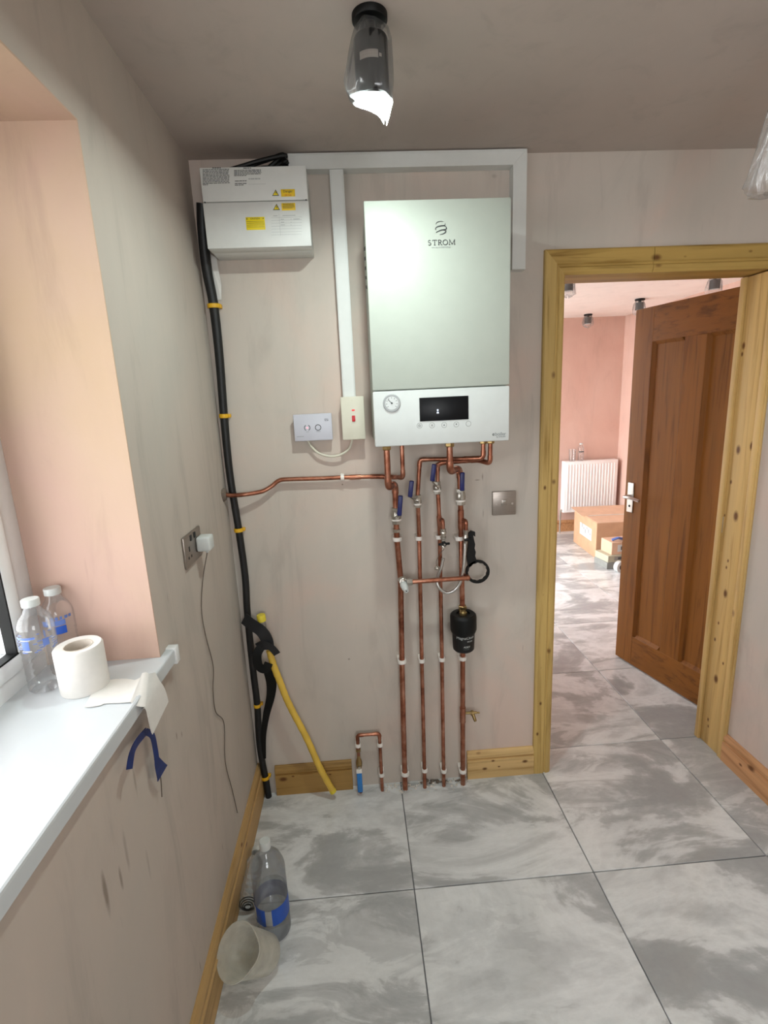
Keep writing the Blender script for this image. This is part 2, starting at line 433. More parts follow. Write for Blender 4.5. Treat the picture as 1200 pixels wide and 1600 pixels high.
# ceilings
struct(MB().box((-.3, YN-.1, H), (2.1, YF, H+.08)).build('ceiling', MATS['plaster_ceiling'], smooth=False))
struct(MB().box((.88, YF, H2), (3.5, 3.8, H2+.1)).build('ceiling_second_room', MATS['plaster_pink_ceiling'], smooth=False))
# left wall with window opening
wl = MB().box((-.3, YN, 0), (0, YF, WZ0-.024)).box((-.3, YN, WZ1), (0, YF, H)).box((-.3, WY1, WZ0-.024), (0, YF, WZ1)).box((-.3, YN, WZ0-.024), (0, WY0, WZ1)).build('wall_left', MATS['plaster_left'], smooth=False)
struct(wl)
MB().box((-.3, WY1-.0005, SZ0), (.0004, WY1-.004, WZ1)).build('window_reveal', MATS['plaster_reveal'], wl, smooth=False)
MB().box((-.3, WY0, WZ1-.0005), (.0004, WY1-.004, WZ1-.004)).build('window_soffit', MATS['plaster_reveal'], wl, smooth=False)
struct(MB().box((-.42, YN, -.2), (-.3, YF, WZ0-.02)).box((-.42, YN, WZ1-.05), (-.3, YF, H+.1)).box((-.42, WY1-.05, WZ0-.02), (-.3, YF, WZ1-.05)).box((-.42, YN, WZ0-.02), (-.3, WY0+.05, WZ1-.05)).build('wall_outer', brickm, smooth=False))
# back wall with door opening
DX0, DX1, DZ = 1.178, 1.985, 1.975
struct(MB().box((-.3, YB, 0), (DX0, YF, H)).box((DX0, YB, DZ), (DX1, YF, H)).box((DX1, YB, 0), (3.5, YF, H)).build('wall_back', MATS['plaster_back'], smooth=False))
struct(MB().box((XR, YN, 0), (2.1, YB, H)).build('wall_right', PL, smooth=False))
QX0, QX1, QZ0, QZ1 = .30, 1.26, .98, 2.08  # opening for the added daylight window
struct(MB().box((-.3, YN-.1, 0), (QX0, YN, H)).box((QX1, YN-.1, 0), (2.1, YN, H)).box((QX0, YN-.1, QZ1), (QX1, YN, H)).box((QX0, YN-.1, 0), (QX1, YN, QZ0)).build('wall_front', PL, smooth=False))
# second room
struct(MB().box((.88, Y2, 0), (3.5, 3.8, H2)).build('wall_far', PK, smooth=False))
struct(MB().box((X2R, YF, 0), (3.5, Y2, H2)).build('wall_far_right', PK, smooth=False))
PW0, PW1, PWZ = 1.35, 3.58, 2.2
struct(MB().box((X2L-.12, YF, 0), (X2L, PW0, H2)).box((X2L-.12, PW1, 0), (X2L, Y2, H2)).box((X2L-.12, PW0, PWZ), (X2L, PW1, H2)).build('wall_far_left', PK, smooth=False))

# window 1 (upvc)
win = sthing('window_1', (-.27, (WY0+WY1)/2, WZ0), 'white plastic framed window in the left wall')
fx0, fx1 = -.305, -.245
fw = .055
MB().box((fx0, WY0, WZ0), (fx1, WY1, WZ0+fw), .006).box((fx0, WY0, WZ1-fw), (fx1, WY1, WZ1), .006).box((fx0, WY1-fw, WZ0+fw), (fx1, WY1, WZ1-fw), .006).box((fx0, WY0, WZ0+fw), (fx1, WY0+fw, WZ1-fw), .006).box((fx0, -1.69, WZ0+fw), (fx1, -1.63, WZ1-fw), .006).build('window_frame', upvc, win)
for (a, b) in ((-1.63, WY1-fw), (WY0+fw, -1.69)):
    s0, s1 = (a+.002, b-.002); z0, z1 = WZ0+fw+.002, WZ1-fw-.002; q = .035
    sa = MB().box((-.298, s0, z0), (-.238, s1, z0+q), .005).box((-.298, s0, z1-q), (-.238, s1, z1), .005).box((-.298, s0, z0+q), (-.238, s0+q, z1-q), .005).box((-.298, s1-q, z0+q), (-.238, s1, z1-q), .005).build('sash', upvc, win)
    MB().box((-.266, s0+q-.004, z0+q-.004), (-.262, s1-q+.004, z1-q+.004)).build('glass', glassm, sa)
    MB().box((-.262, s0+q-.003, z0+q-.003), (-.2405, s1-q+.003, z0+q+.003)).box((-.262, s1-q-.003, z0+q), (-.2405, s1-q+.003, z1-q)).box((-.262, s0+q-.003, z0+q), (-.2405, s0+q+.003, z1-q)).build('gasket', black, sa)
# window 2 (glazed doors of the second room)
w2 = sthing('window_2', (X2L-.06, (PW0+PW1)/2, 0))
fm = MB()
for y in (PW0, (PW0+PW1)/2-.03, PW1-.06): fm.box((X2L-.09, y, 0), (X2L-.03, y+.06, PWZ), .005)
fm.box((X2L-.09, PW0, 0), (X2L-.03, PW1, .07), .005).box((X2L-.09, PW0, PWZ-.06), (X2L-.03, PW1, PWZ), .005)
fm.build('window_frame', upvc, w2)
for a, b in ((PW0+.06, (PW0+PW1)/2-.03), ((PW0+PW1)/2+.03, PW1-.06)): MB().box((X2L-.062, a-.004, .066), (X2L-.058, b+.004, PWZ-.056)).build('glass', glassm, w2)

# unseen window added behind the camera to supply general daylight
w3 = sthing('added_fill_window', (.8, YN-.05, QZ0), 'added white plastic framed window behind the camera for fill daylight')
MB().box((QX0, YN-.08, QZ0), (QX0+.06, YN-.02, QZ1), .004).box((QX1-.06, YN-.08, QZ0), (QX1, YN-.02, QZ1), .004).box((QX0+.06, YN-.08, QZ1-.06), (QX1-.06, YN-.02, QZ1), .004).box((QX0+.06, YN-.08, QZ0), (QX1-.06, YN-.02, QZ0+.06), .004).build('window_frame', upvc, w3)
MB().box((QX0+.055, YN-.052, QZ0+.055), (QX1-.055, YN-.048, QZ1-.055)).build('glass', glassm, w3)
# window board
SZ = 1.018; SX = .020
sb = sthing('trim_1', (-.1, -1.3, SZ-.03), 'glossy white plastic window board under the left window')
nose = [(SX-.004, SZ), (SX-.001, SZ-.0015), (SX, SZ-.005), (SX, SZ-.030), (SX-.003, SZ-.034), (.0005, SZ-.034), (.0005, SZ-.018)]
MB().prism([(-.245, SZ-.018), (-.245, SZ)]+nose, WY0, WY1-.004, lambda u, v, d: V((u, d, v))).build('board', sillm, sb, smooth=False)
MB().prism([(.0005, SZ)]+nose, WY1-.004, -.675, lambda u, v, d: V((u, d, v))).build('board_end', sillm, sb, smooth=False)
MB().box((-.001, -.690, SZ-.038), (SX+.003, -.668, SZ+.003), .002).build('end_cap', upvc, sb)

# skirtings
def skirt_profile(h, t): return [(0, 0), (t, 0), (t, h*.68), (t*.40, h*.705), (t*.42, h*.735), (t*.85, h*.765), (t*.85, h*.86), (t*.62, h*.94), (t*.30, h), (0, h)]
pk = lambda *a: tuple(a)
pine_y = wood('pine_left_skirting', 'bd9a66', '8d6b3c', 'y', .5, [(.015, -.32, .09, .007), (.015, -.62, .06, .006), (.012, -.36, .13, .006)])
pine_r = wood('pine_right_skirting', 'c59468', 'a3724a', 'y', .5, [(XR-.016, -.17, .085, .012), (XR-.016, -.12, .06, .006)])
pine_x = wood('pine_back_skirting', 'cfae78', 'b08d56', 'x', .5, [(.905, -.005, .12, .009), (.93, -.006, .045, .007), (1.01, -.006, .09, .005), (1.10, -.006, .065, .008), (.99, -.006, .05, .004), (.965, -.006, .08, .005)])
pine_d = wood('pine_offcut', 'a5824a', '84642f', 'x', .5, [(.10, -.006, .075, .011), (.14, -.006, .085, .004), (.29, -.006, .08, .004)])
pine_z = wood('pine_architrave', 'c0a263', '9c7d42', 'z', .5, [(1.155, -.004, 1.22, .006), (1.16, -.004, .33, .006), (1.15, -.004, .19, .006), (1.19, 0, 1.24, .007), (1.16, 0, .8, .006), (1.175, 0, 1.62, .009), (1.19, 0, .56, .008), (1.158, 0, .49, .006)])
pine_h = wood('pine_head', 'b49452', '8d6d33', 'x', .5, [(1.52, -.01, 1.99, .012), (1.53, -.01, 1.965, .009), (1.85, -.01, 2.0, .006), (1.62, -.01, 1.99, .005)])
pine_j = wood('pine_lining', 'cdab6e', 'ae8a50', 'z', .5, [(1.955, .115, 1.70, .009), (1.955, .118, 1.67, .006), (1.955, .085, 1.31, .012), (1.955, .02, 1.33, .011), (1.955, .105, 1.18, .006), (1.955, .12, 1.04, .004), (1.955, .06, 1.05, .014), (1.955, .075, .86, .005), (1.955, .08, .83, .005), (1.955, .07, .72, .012), (1.955, .01, .66, .012), (1.955, .09, .58, .005), (1.955, .1, .5, .006), (1.955, .07, .33, .013), (1.955, .09, .12, .006), (1.955, .085, .09, .005), (1.955, .04, .42, .005)])
bl = MB().prism(skirt_profile(.148, .017), YN, YB, lambda u, v, d: V((u, d, v))).build('baseboard_left', pine_y, smooth=False); struct(bl, 'pine skirting board along the left wall')
struct(MB().prism(skirt_profile(.128, .015), YN, YB-.025, lambda u, v, d: V((XR-u, d, v))).build('baseboard_right', pine_r, smooth=False), 'pine skirting board along the right wall')
struct(MB().prism(skirt_profile(.124, .018), .858, 1.138, lambda u, v, d: V((d, YB-u, v))).build('baseboard_back', pine_x, smooth=False), 'knotty pine skirting board between pipes and door frame')
tag(MB().prism(skirt_profile(.13, .018), .068, .380, lambda u, v, d: V((d, YB-u, v))).build('skirting_offcut', pine_d, smooth=False), 'short dark pine skirting offcut standing behind the yellow hose', 'skirting board')
struct(MB().prism(skirt_profile(.13, .016), X2L, X2R, lambda u, v, d: V((d, Y2-u, v))).build('baseboard_far', pine_r, smooth=False))

# door frame
df = sthing('door_1', (1.56, 0, 0), 'knotty pine door frame around the doorway')
def arch_profile(wd, t):  # u across (outer->inner), v out from wall
    return [(0, 0), (0, t*.75), (wd*.06, t*.95), (wd*.14, t), (wd*.55, t), (wd*.60, t*.72), (wd*.66, t*.70), (wd*.72, t*.92), (wd*.88, t*.85), (wd, t*.55), (wd, 0)]
AX0, AXI, AZ = 1.137, 1.209, 2.026
AZI = 1.945
prof = arch_profile(AXI-AX0, .018)
# left leg with a mitred head
mb = MB(); n = len(prof)
vs = [V((AX0+u, YB-v, 0)) for u, v in prof] + [V((AX0+u, YB-v, AZ-u*(AZ-AZI)/(AXI-AX0))) for u, v in prof]
mb.add(vs, [tuple(range(n)), tuple(range(2*n-1, n-1, -1))]+[(i, (i+1) % n, n+(i+1) % n, n+i) for i in range(n)])
mb.build('architrave', pine_z, df, smooth=False)
k = (AZ-AZI)/(AXI-AX0)
for (xa, xb, mitre) in ((None, 1.512, True), (1.5135, XR-.001, False)):
    mb = MB()
    L = [V(((AX0+u if mitre else xa if xa else 1.5135), YB-v, AZ-u*k)) for u, v in prof]; R_ = [V((xb, YB-v, AZ-u*k)) for u, v in prof]
    mb.add(L+R_, [tuple(range(n)), tuple(range(2*n-1, n-1, -1))]+[(i, (i+1) % n, n+(i+1) % n, n+i) for i in range(n)])
    mb.build('architrave', pine_h, df, smooth=False)
# right architrave strip cut into the corner
pr = [(0, 0), (0, .012), (.004, .018), (.007, .0175), (.007, 0)]
MB().box((1.9475, -.0155, 0), (XR, YB, AZI), .003).box((1.9515, -.021, 0), (XR, -.0145, AZI), .002).build('architrave', pine_j, df)
MB().box((1.955, YB-.002, 0), (DX1, YF+.004, AZI+.0), .002).build('lining', pine_j, df)
MB().box((DX0, YB-.002, 0), (1.204, YF+.004, AZI), .002).build('lining', pine_z, df)
MB().box((DX0, YB-.002, AZI+.004), (DX1, YF+.004, DZ), .002).build('lining', pine_h, df)
MB().box((1.943, .125, 0), (1.955, .150, AZI), .002).build('door_stop', pine_j, df)
c = S(1127, 819, 1.955)
sp = MB().box((1.9535, c.y-.011, c.z-.034), (1.956, c.y+.011, c.z+.034), .001).build('strike_plate', steel2, df)
sp.location.x -= .0012
MB().box((1.9515, c.y-.006, c.z-.014), (1.9530, c.y+.006, c.z+.012)).build('latch_hole', black, sp)

# oak door leaf, open into the second room
HN = V((2.1466, .2, 0)); HN = V((2.1466, .1383, 0)); DD = V((-.25539, .96684, 0)); DN = V((-.96684, -.25539, 0))   # along, outward to viewer
HN = HN + DD*.022
DWD, DHT, DB = .742, 1.952, .011
oak_f = wood('oak_door', '8a571f', '683c12', 'z', .55)
oak_p = wood('oak_panel', '8d5b24', '6b4014', 'z', .55)
oak_r = wood('oak_rail', '8a571f', '683c12', 'y', .55)
def dpt(u, n_, z): return HN + DD*u + DN*n_ + V((0, 0, z))
door = sthing('door_2', HN + DD*.37, 'brown oak door with two long panels standing open')
def dbox(mb, u0, u1, n0, n1, z0, z1, bev=.001):
    return mb.obox(dpt((u0+u1)/2, (n0+n1)/2, (z0+z1)/2), (u1-u0, n1-n0, z1-z0), (DD, DN, (0, 0, 1)), bev, 1)
ZB, ZT = .182, 1.785
PANS = ((.105, .322), (.436, .625))
dbox(MB(), .625, DWD, -.035, 0, DB, DHT).build('stile', oak_f, door)
dbox(MB(), 0, .105, -.035, 0, DB, DHT).build('stile', oak_f, door)
dbox(MB(), .322, .436, -.035, 0, ZB, ZT).build('mullion', oak_f, door)
dbox(MB(), .105, .625, -.035, 0, DB, ZB).build('rail', oak_r, door)
dbox(MB(), .105, .625, -.035, 0, ZT, DHT).build('rail', oak_r, door)
for a, b in PANS:
    pn = dbox(MB(), a-.004, b+.004, -.030, -.0165, ZB-.004, ZT+.004).build('panel', oak_p, door)
    bd = MB()
    for (u0, u1, z0, z1) in ((a, a+.016, ZB, ZT), (b-.016, b, ZB, ZT), (a+.016, b-.016, ZB, ZB+.016), (a+.016, b-.016, ZT-.016, ZT)):
        # sloped bead: high at outer edge
        if u1-u0 < .02:
            s_ = 1 if u0 == a else -1; o_ = u0 if s_ == 1 else u1
            bd.prism([(0, -.017), (0, -.0006), (.005*s_, -.006), (.016*s_, -.017)], z0, z1, lambda u, v, d, o_=o_: dpt(o_+u, v, d))
        else:
            s_ = 1 if z0 == ZB else -1; o_ = z0 if s_ == 1 else z1
            bd.prism([(0, -.017), (0, -.0006), (.005*s_, -.006), (.016*s_, -.017)], u0, u1, lambda u, v, d, o_=o_: dpt(d, v, o_+u))
    bd.build('bead', oak_f, pn, smooth=False)
hu = .700
hd = dbox(MB(), hu-.021, hu+.021, 0, .006, .895, 1.060, .002).build('handle', steel2, door)
lv, _ = fillet([dpt(hu+.003, .004, .985), dpt(hu+.003, .052, .985), dpt(hu-.045, .056, .990), dpt(hu-.105, .046, .980)], .02)
MB().tube(lv, .0085, 10).build('lever', steel2, hd)
MB().cyl(dpt(hu, .006, .93), dpt(hu, .0066, .93), .007, 12).build('keyhole', black, hd)
hd2 = dbox(MB(), hu-.021, hu+.021, -.041, -.0352, .895, 1.060, .002).build('handle', steel2, door)
lv, _ = fillet([dpt(hu+.003, -.038, .985), dpt(hu+.003, -.088, .985), dpt(hu-.045, -.09, .990), dpt(hu-.105, -.08, .980)], .02)
MB().tube(lv, .0085, 10).build('lever', steel2, hd2)
for z in (.25, 1.0, 1.72):
    MB().cyl(dpt(-.004, .002, z-.04), dpt(-.004, .002, z+.04), .006, 10).build('hinge', steel2, door)

# ================================================================== THINGS ON THE BACK WALL
# --- electric boiler
BX0, BX1, BY, BZ0, BZ1, BS = .528, .938, -.27, 1.424, 2.094, 1.588
boi = thing('electric_boiler', 'tall white wall-hung electric boiler with black display and round gauge', 'boiler', (.733, -.12, BZ0))
MB().box((BX0+.004, BY+.02, BZ0+.008), (BX1-.004, YB-.001, BZ1-.003), .004).build('casing', whitem, boi)
MB().box((BX0, BY, BS+.0015), (BX1, BY+.03, BZ1), .004).build('front_panel', whitem, boi)
cp = MB().box((BX0, BY-.001, BZ0), (BX1, BY+.03, BS-.0015), .004).build('control_panel', white, boi)
for i in range(5):        # side louvres
    z = 2.005 - i*.027
    MB().obox((BX0+.003, -.155, z), (.004, .10, .009), ((1, 0, 0), (0, 1, .22), (0, -.22, 1)), .001).build('louvre', black, boi)
    
YP = BY-.0012
gc = W(612, 630, YP)
gd = MB().lathe([(.0, .003), (.019, .003), (.0205, .0035), (.0245, .0035), (.026, .002), (.026, 0)], gc, (0, -1, 0), 32).build('gauge', greyp, cp)
MB().cyl(gc+V((0, -.003, 0)), gc+V((0, -.0036, 0)), .0192, 28).build('gauge_face', plain('gauge_face', 'c6cac9', .4, var=.03), gd)
nd = MB().obox(gc+V((-.005, -.0042, .005)), (.0016, .0006, .018), ((1, 0, 1), (0, 1, 0), (-1, 0, 1))).cyl(gc+V((0, -.0036, 0)), gc+V((0, -.0052, 0)), .0028, 12)
for i in range(9):
    a = math.radians(-130+i*32.5); nd.obox(gc+V((math.sin(a)*.0155, -.0038, math.cos(a)*.0155)), (.0012, .0006, .004), ((math.cos(a), 0, -math.sin(a)), (0, 1, 0), (math.sin(a), 0, math.cos(a))))
nd.build('gauge_needle', darkg, gd)
a = W(655, 622, YP); b = W(732, 655, YP)
d_ = MB().box((a.x, BY-.003, b.z), (b.x, BY, a.z+.0005), .001).build('display', screen, cp)
ic = W(684, 641, BY-.003)
MB().sphere(ic, .0032, (.8, .15, 1)).box((ic.x-.003, ic.y-.0004, ic.z-.0095), (ic.x+.003, ic.y+.0002, ic.z-.0050)).build('display_icon', icon, d_)
for i, (px, py) in enumerate(((655.5, 665), (675, 664.5), (694, 664), (713, 663), (732, 662))):
    c = W(px, py, YP)
    bt = MB().torus(c, .0078, .0005, (0, 1, 0), 28, 6).build('button', greytxt, cp)
    y = c.y-.0003
    s = MB()
    if i == 2: s.prism([(-.0025, -.002), (.0025, -.002), (0, .0025)], y-.0002, y+.0003, lambda u, v, d: V((c.x+u, d, c.z+v)))
    elif i == 3: s.prism([(-.0025, .002), (.0025, .002), (0, -.0025)], y-.0002, y+.0003, lambda u, v, d: V((c.x+u, d, c.z+v)))
    elif i == 1:
        for q in (-.0022, 0, .0022): s.box((c.x-.0026, y-.0002, c.z+q-.0004), (c.x+.0026, y+.0003, c.z+q+.0004))
    elif i == 0: s.torus((c.x, y, c.z), .0032, .0005, (0, 1, 0), 16, 5, .5, 5.8).box((c.x-.0004, y-.0002, c.z), (c.x+.0004, y+.0003, c.z+.004))
    if i < 4: s.build('symbol', darkg, bt)
# logo: coil mark, STROM lettering with serifs, tag line
lc = W(689, 356, YP); LB = W(689, 377, YP)
def ribbon(pts, wd, y, mb):
    m = len(pts)
    for i in range(m-1):
        p, q = pts[i], pts[i+1]; d = (q-p).normalized(); nn = V((-d.y, d.x)); 
        w0, w1 = wd(i/(m-1)), wd((i+1)/(m-1))
        A = [p+nn*w0, q+nn*w1, q-nn*w1, p-nn*w0]
        mb.prism([(v.x, v.y) for v in A], y-.0003, y+.0003, lambda u, v, d: V((u, d, v)))
mb = MB(); SCL = .205/12/8.33*1.0   # metres per zoom pixel of the mark
def zp(x, y): return V((lc.x+(x-595)*.000161, lc.z-(y-318)*.000161))
V2 = lambda x, y: Vector((x, y))
def zp(x, y): return Vector((lc.x+(x-595)*.000161, lc.z-(y-318)*.000161))
for pts, w0 in (([(505, 262), (530, 228), (590, 216), (640, 222)], .0006), ([(668, 245), (660, 280), (600, 285), (530, 300), (497, 330), (515, 348)], .0011), ([(600, 285), (660, 290), (692, 320), (670, 345), (600, 352), (520, 380), (508, 392)], .0011), ([(620, 352), (675, 362), (672, 388), (630, 412), (570, 424)], .0011)):
    p3 = spline([Vector((*zp(*q), 0)) for q in pts], 6); p2 = [Vector((q.x, q.y)) for q in p3]
    ribbon(p2, lambda t, w0=w0: w0*(.35+.9*math.sin(math.pi*min(1, max(0, t)))), YP, mb)
mb.build('logo', darkg, boi)
mb = MB(); hgt = .0125; u = .00118
def bar(x0, z0, x1, z1, w): ribbon([Vector((x0, z0)), Vector((x1, z1))], lambda t: w, YP, mb)
def arc(cx, cz, rx, rz, a0, a1, w, nn=14):
    pts = [Vector((cx+rx*math.cos(math.radians(a0+(a1-a0)*i/nn)), cz+rz*math.sin(math.radians(a0+(a1-a0)*i/nn)))) for i in range(nn+1)]
    ribbon(pts, lambda t: w, YP, mb)
z0 = LB.z-.009; x = LB.x-.0365; h = hgt; TN, TK = .00045, .0009
arc(x+.0042, z0+h*.745, .0035, h*.245, 35, 270, .0007); arc(x+.0042, z0+h*.255, .0037, h*.255, 90, -150, .0008)
x += .0125; bar(x, z0+h, x+.0125, z0+h, .0006); bar(x+.006, z0, x+.006, z0+h, TK); bar(x+.0035, z0, x+.0085, z0, TN); bar(x, z0+h*.8, x, z0+h, TN); bar(x+.0123, z0+h*.8, x+.0123, z0+h, TN)
x += .0155; bar(x+.002, z0, x+.002, z0+h, TK); bar(x, z0, x+.0045, z0, TN); bar(x, z0+h, x+.005, z0+h, TN); arc(x+.0045, z0+h*.74, .0044, h*.26, 90, -90, .0008); bar(x+.002, z0+h*.48, x+.005, z0+h*.48, TN); bar(x+.0045, z0+h*.48, x+.0105, z0, TK); bar(x+.0085, z0, x+.012, z0, TN)
x += .0205; arc(x, z0+h*.5, .0066, h*.5, 0, 360, .0009, 24)
x += .0095; bar(x+.0022, z0, x+.0026, z0+h, TN); bar(x+.0024, z0+h, x+.0095, z0+h*.05, TK); bar(x+.0095, z0+h*.05, x+.0165, z0+h, TN); bar(x+.0165, z0, x+.0163, z0+h, TK); bar(x, z0, x+.0045, z0, TN); bar(x+.0143, z0, x+.0190, z0, TN); bar(x+.001, z0+h, x+.003, z0+h, TN); bar(x+.016, z0+h, x+.0185, z0+h, TN)
mb.build('brand_lettering', darkg, boi)
text_mb("IT'S ALL IN THE DETAIL", .0052, (LB.x, YP-.0003, LB.z-.0165), align='CENTER').build('tag_line', palegrey, boi)
e = W(769, 681, YP)
text_mb('e', .016, (e.x, YP-.0004, e.z)).build('model_lettering', darkg, cp)
text_mb('boiler', .0145, (e.x+.0085, YP-.0004, e.z)).build('model_lettering', greytxt, cp)
text_mb('by STROM', .0062, (e.x+.013, YP-.0004, e.z-.006)).build('model_lettering', greytxt, cp)

# --- consumer unit
CX0, CX1, CY, CZ0, CZ1, CS = .062, .370, -.12, 2.026, 2.243, 2.1515
cu = thing('consumer_unit', 'white metal consumer unit box covered with warning stickers in the corner', 'fuse box', (.21, -.05, CZ0))
MB().box((CX0+.001, CY+.045, CZ0+.0003), (CX1-.001, YB-.001, CZ1-.001), .001).build('case', trunkw, cu)
uc = MB().box((CX0, CY, CS+.001), (CX1, CY+.05, CZ1), .0025).build('upper_cover', trunkw, cu)
lc2 = MB().box((CX0-.001, CY-.001, CZ0), (CX1+.001, CY+.05, CS-.001), .0025).build('lower_cover', trunkw, cu)
for x_ in (CX0+.006, CX1-.006): MB().cyl((x_, CY+.002, CS), (x_, CY-.002, CS), .002, 10).build('screw', darkg, cu)
YC = CY-.0004
def cpt(zx, zy): return W(300+zx/6, 240+zy/6, CY)     # from the close-up of the box
def lines(mb, x0, x1, y0, n_, dy, hgt=.0016, last=1.0):
    for i in range(n_):
        a = cpt(x0, y0+dy*i); b = cpt(x0+(x1-x0)*(last if i == n_-1 else 1-random.random()*.04), y0+dy*i)
        xx = a.x
        while xx < b.x-.002:
            wl_ = random.uniform(.004, .012); xe = min(xx+wl_, b.x)
            mb.box((xx, YC-.0001, a.z-hgt/2), (xe, YC+.0003, a.z+hgt/2)); xx = xe+.0014
mb = MB(); lines(mb, 100, 355, 152, 11, 14.2, last=.2); lines(mb, 190, 270, 135, 1, 1, .002); lines(mb, 395, 652, 158, 5, 12.5, last=.45); lines(mb, 480, 565, 137, 1, 1, .002); lines(mb, 402, 512, 258, 1, 1, .0016); lines(mb, 402, 520, 282, 2, 14, .0016, .7)
mb.build('notice_print', darkg, uc)
mb = MB(); lines(mb, 530, 640, 238, 1, 1, .003); a = cpt(530, 288); b = cpt(690, 288); mb.box((a.x, YC-.0001, a.z-.0003), (b.x, YC+.0003, a.z+.0003)); mb.build('handwriting', palegrey, uc)
def sticker(par, x0, y0, x1, y1, m, name='warning_sticker'):
    a, b = cpt(x0, y0), cpt(x1, y1)
    return MB().box((a.x, YC-.0012, b.z), (b.x, YC+.0005, a.z), .0006).build(name, m, par), a, b
def warn_tri(par, cx, y0, y1):
    a = cpt(cx-33, y1); b = cpt(cx+33, y1); c = cpt(cx, y0)
    MB().box((a.x-.001, YC-.0008, a.z-.0015), (b.x+.002, YC, c.z+.002)).build('sticker_backing', trunkw, par)
    t1 = MB().prism([(a.x, a.z), (b.x, a.z), (c.x, c.z)], YC-.0011, YC, lambda u, v, d: V((u, d, v))).build('hazard_triangle', darkg, par)
    m_ = .0018
    MB().prism([(a.x+m_*1.6, a.z+m_), (b.x-m_*1.6, a.z+m_), (c.x, c.z-m_*2)], YC-.0014, YC, lambda u, v, d: V((u, d, v))).build('triangle_fill', yellowl, t1)
    bolt = [(c.x+.001, c.z-.0055), (c.x-.002, c.z-.0095), (c.x+.0004, c.z-.0095), (c.x-.001, a.z+.0035), (c.x+.0028, c.z-.0082), (c.x+.0006, c.z-.0082), (c.x+.0022, c.z-.0055)]
    MB().prism(bolt, YC-.0017, YC, lambda u, v, d: V((u, d, v))).build('bolt_symbol', darkg, t1)
warn_tri(uc, 785, 338, 398); warn_tri(lc2, 793, 472, 532)
st, a, b = sticker(uc, 832, 337, 968, 402, yellow2)
text_mb('Danger', .0095, ((a.x+b.x)/2, YC-.0014, a.z-.0085), align='CENTER').build('sticker_text', darkg, st)
text_mb('230 Volts', .0052, ((a.x+b.x)/2, YC-.0014, b.z+.002), align='CENTER').build('sticker_text', redp, st)
st, a, b = sticker(lc2, 838, 466, 972, 532, yellow2)
text_mb('WARNING', .0068, ((a.x+b.x)/2, YC-.0014, a.z-.006), align='CENTER').build('sticker_text', darkg, st)
mb = MB()
for q in range(3): mb.box((a.x+.003, YC-.0015, a.z-.0085-q*.003), (b.x-.003-(.006 if q == 2 else 0), YC-.0011, a.z-.0075-q*.003))
mb.build('sticker_lines', darkg, st)
st, a, b = sticker(lc2, 502, 598, 690, 714, yellowl)
text_mb('CAUTION', .006, ((a.x+b.x)/2, YC-.0014, a.z-.0065), align='CENTER').build('sticker_text', darkg, st)
mb = MB()
for q in (.0125, .017, .022, .027): mb.box((a.x+.002, YC-.0015, a.z-q-.0004), (b.x-.002, YC-.0011, a.z-q+.0004))
for s_ in (a.x+.004, b.x-.004): mb.prism([(s_-.0022, a.z-.006), (s_+.0022, a.z-.006), (s_, a.z-.0022)], YC-.0015, YC-.0011, lambda u, v, d: V((u, d, v)))
mb.build('sticker_lines', darkg, st)
mb = MB()
for y_ in (602, 628, 655, 683, 710, 738, 764):
    a, b = cpt(745, y_), cpt(1030, y_); mb.box((a.x, YC-.0009, a.z-.0003), (b.x, YC-.0005, a.z+.0003))
a, b = cpt(815, 565), cpt(825, 768); mb.box((a.x-.0003, YC-.0009, b.z), (a.x+.0003, YC-.0005, a.z))
for (x_, y_, l_) in ((762, 585, 40), (850, 583, 120), (832, 618, 30), (950, 615, 60), (835, 645, 30), (832, 670, 40), (925, 615, 8), (925, 645, 8), (925, 670, 8)):
    a, b = cpt(x_, y_), cpt(x_+l_, y_); mb.box((a.x, YC-.0009, a.z-.0008), (b.x, YC-.0005, a.z+.0008))
ck = MB(); a, b = cpt(742, 560), cpt(1035, 770); ck = ck.box((a.x, YC-.0005, b.z), (b.x, YC+.0003, a.z)).build('circuit_chart', trunkw, lc2)
mb.build('chart_lines', palegrey, ck)

# --- trunking
tr1 = thing('trunking', 'white plastic cable trunking running along the ceiling above the boiler', 'trunking', (.68, -.01, 2.27), 'white cable trunking')
TRY = -.028
mb = MB(); zt, zb = H-.004, H-.048
mb.add([V((.312, y, zt)) for y in (TRY, YB-.001)] + [V((.312, y, zb)) for y in (TRY, YB-.001)] + [V((1.062, y, zt)) for y in (TRY, YB-.001)] + [V((1.017, y, zb)) for y in (TRY, YB-.001)], [(0, 2, 3, 1), (0, 4, 6, 2), (4, 5, 7, 6), (1, 3, 7, 5), (0, 1, 5, 4), (2, 6, 7, 3)]).build('duct', trunkw, tr1, smooth=False)
MB().box((.312, TRY-.0015, zt-.006), (1.054, TRY, zt-.004)).build('lid_edge', trunkw, tr1)
tr2 = thing('trunking', 'white trunking drop down to the red-switched isolator left of the boiler', 'trunking', (.457, -.01, 1.58), 'white cable trunking')
MB().box((.436, TRY+.004, 1.575), (.480, YB-.001, zb-.0005), .0012).build('duct', trunkw, tr2)
MB().box((.4415, TRY+.0028, 1.577), (.4745, TRY+.004, zb-.001)).build('lid', trunkw, tr2)
tr3 = thing('trunking', 'short white trunking drop behind the right edge of the boiler', 'trunking', (1.04, -.01, 1.96), 'white cable trunking')
mb = MB()
mb.add([V((x, y, z)) for x, z in ((1.0175, zb), (1.062, zt-.0008), (1.062, 1.962), (1.0175, 1.962)) for y in (TRY, YB-.001)], [(0, 2, 4, 6), (1, 7, 5, 3), (0, 1, 3, 2), (2, 3, 5, 4), (4, 5, 7, 6), (6, 7, 1, 0)]).build('duct', trunkw, tr3, smooth=False)
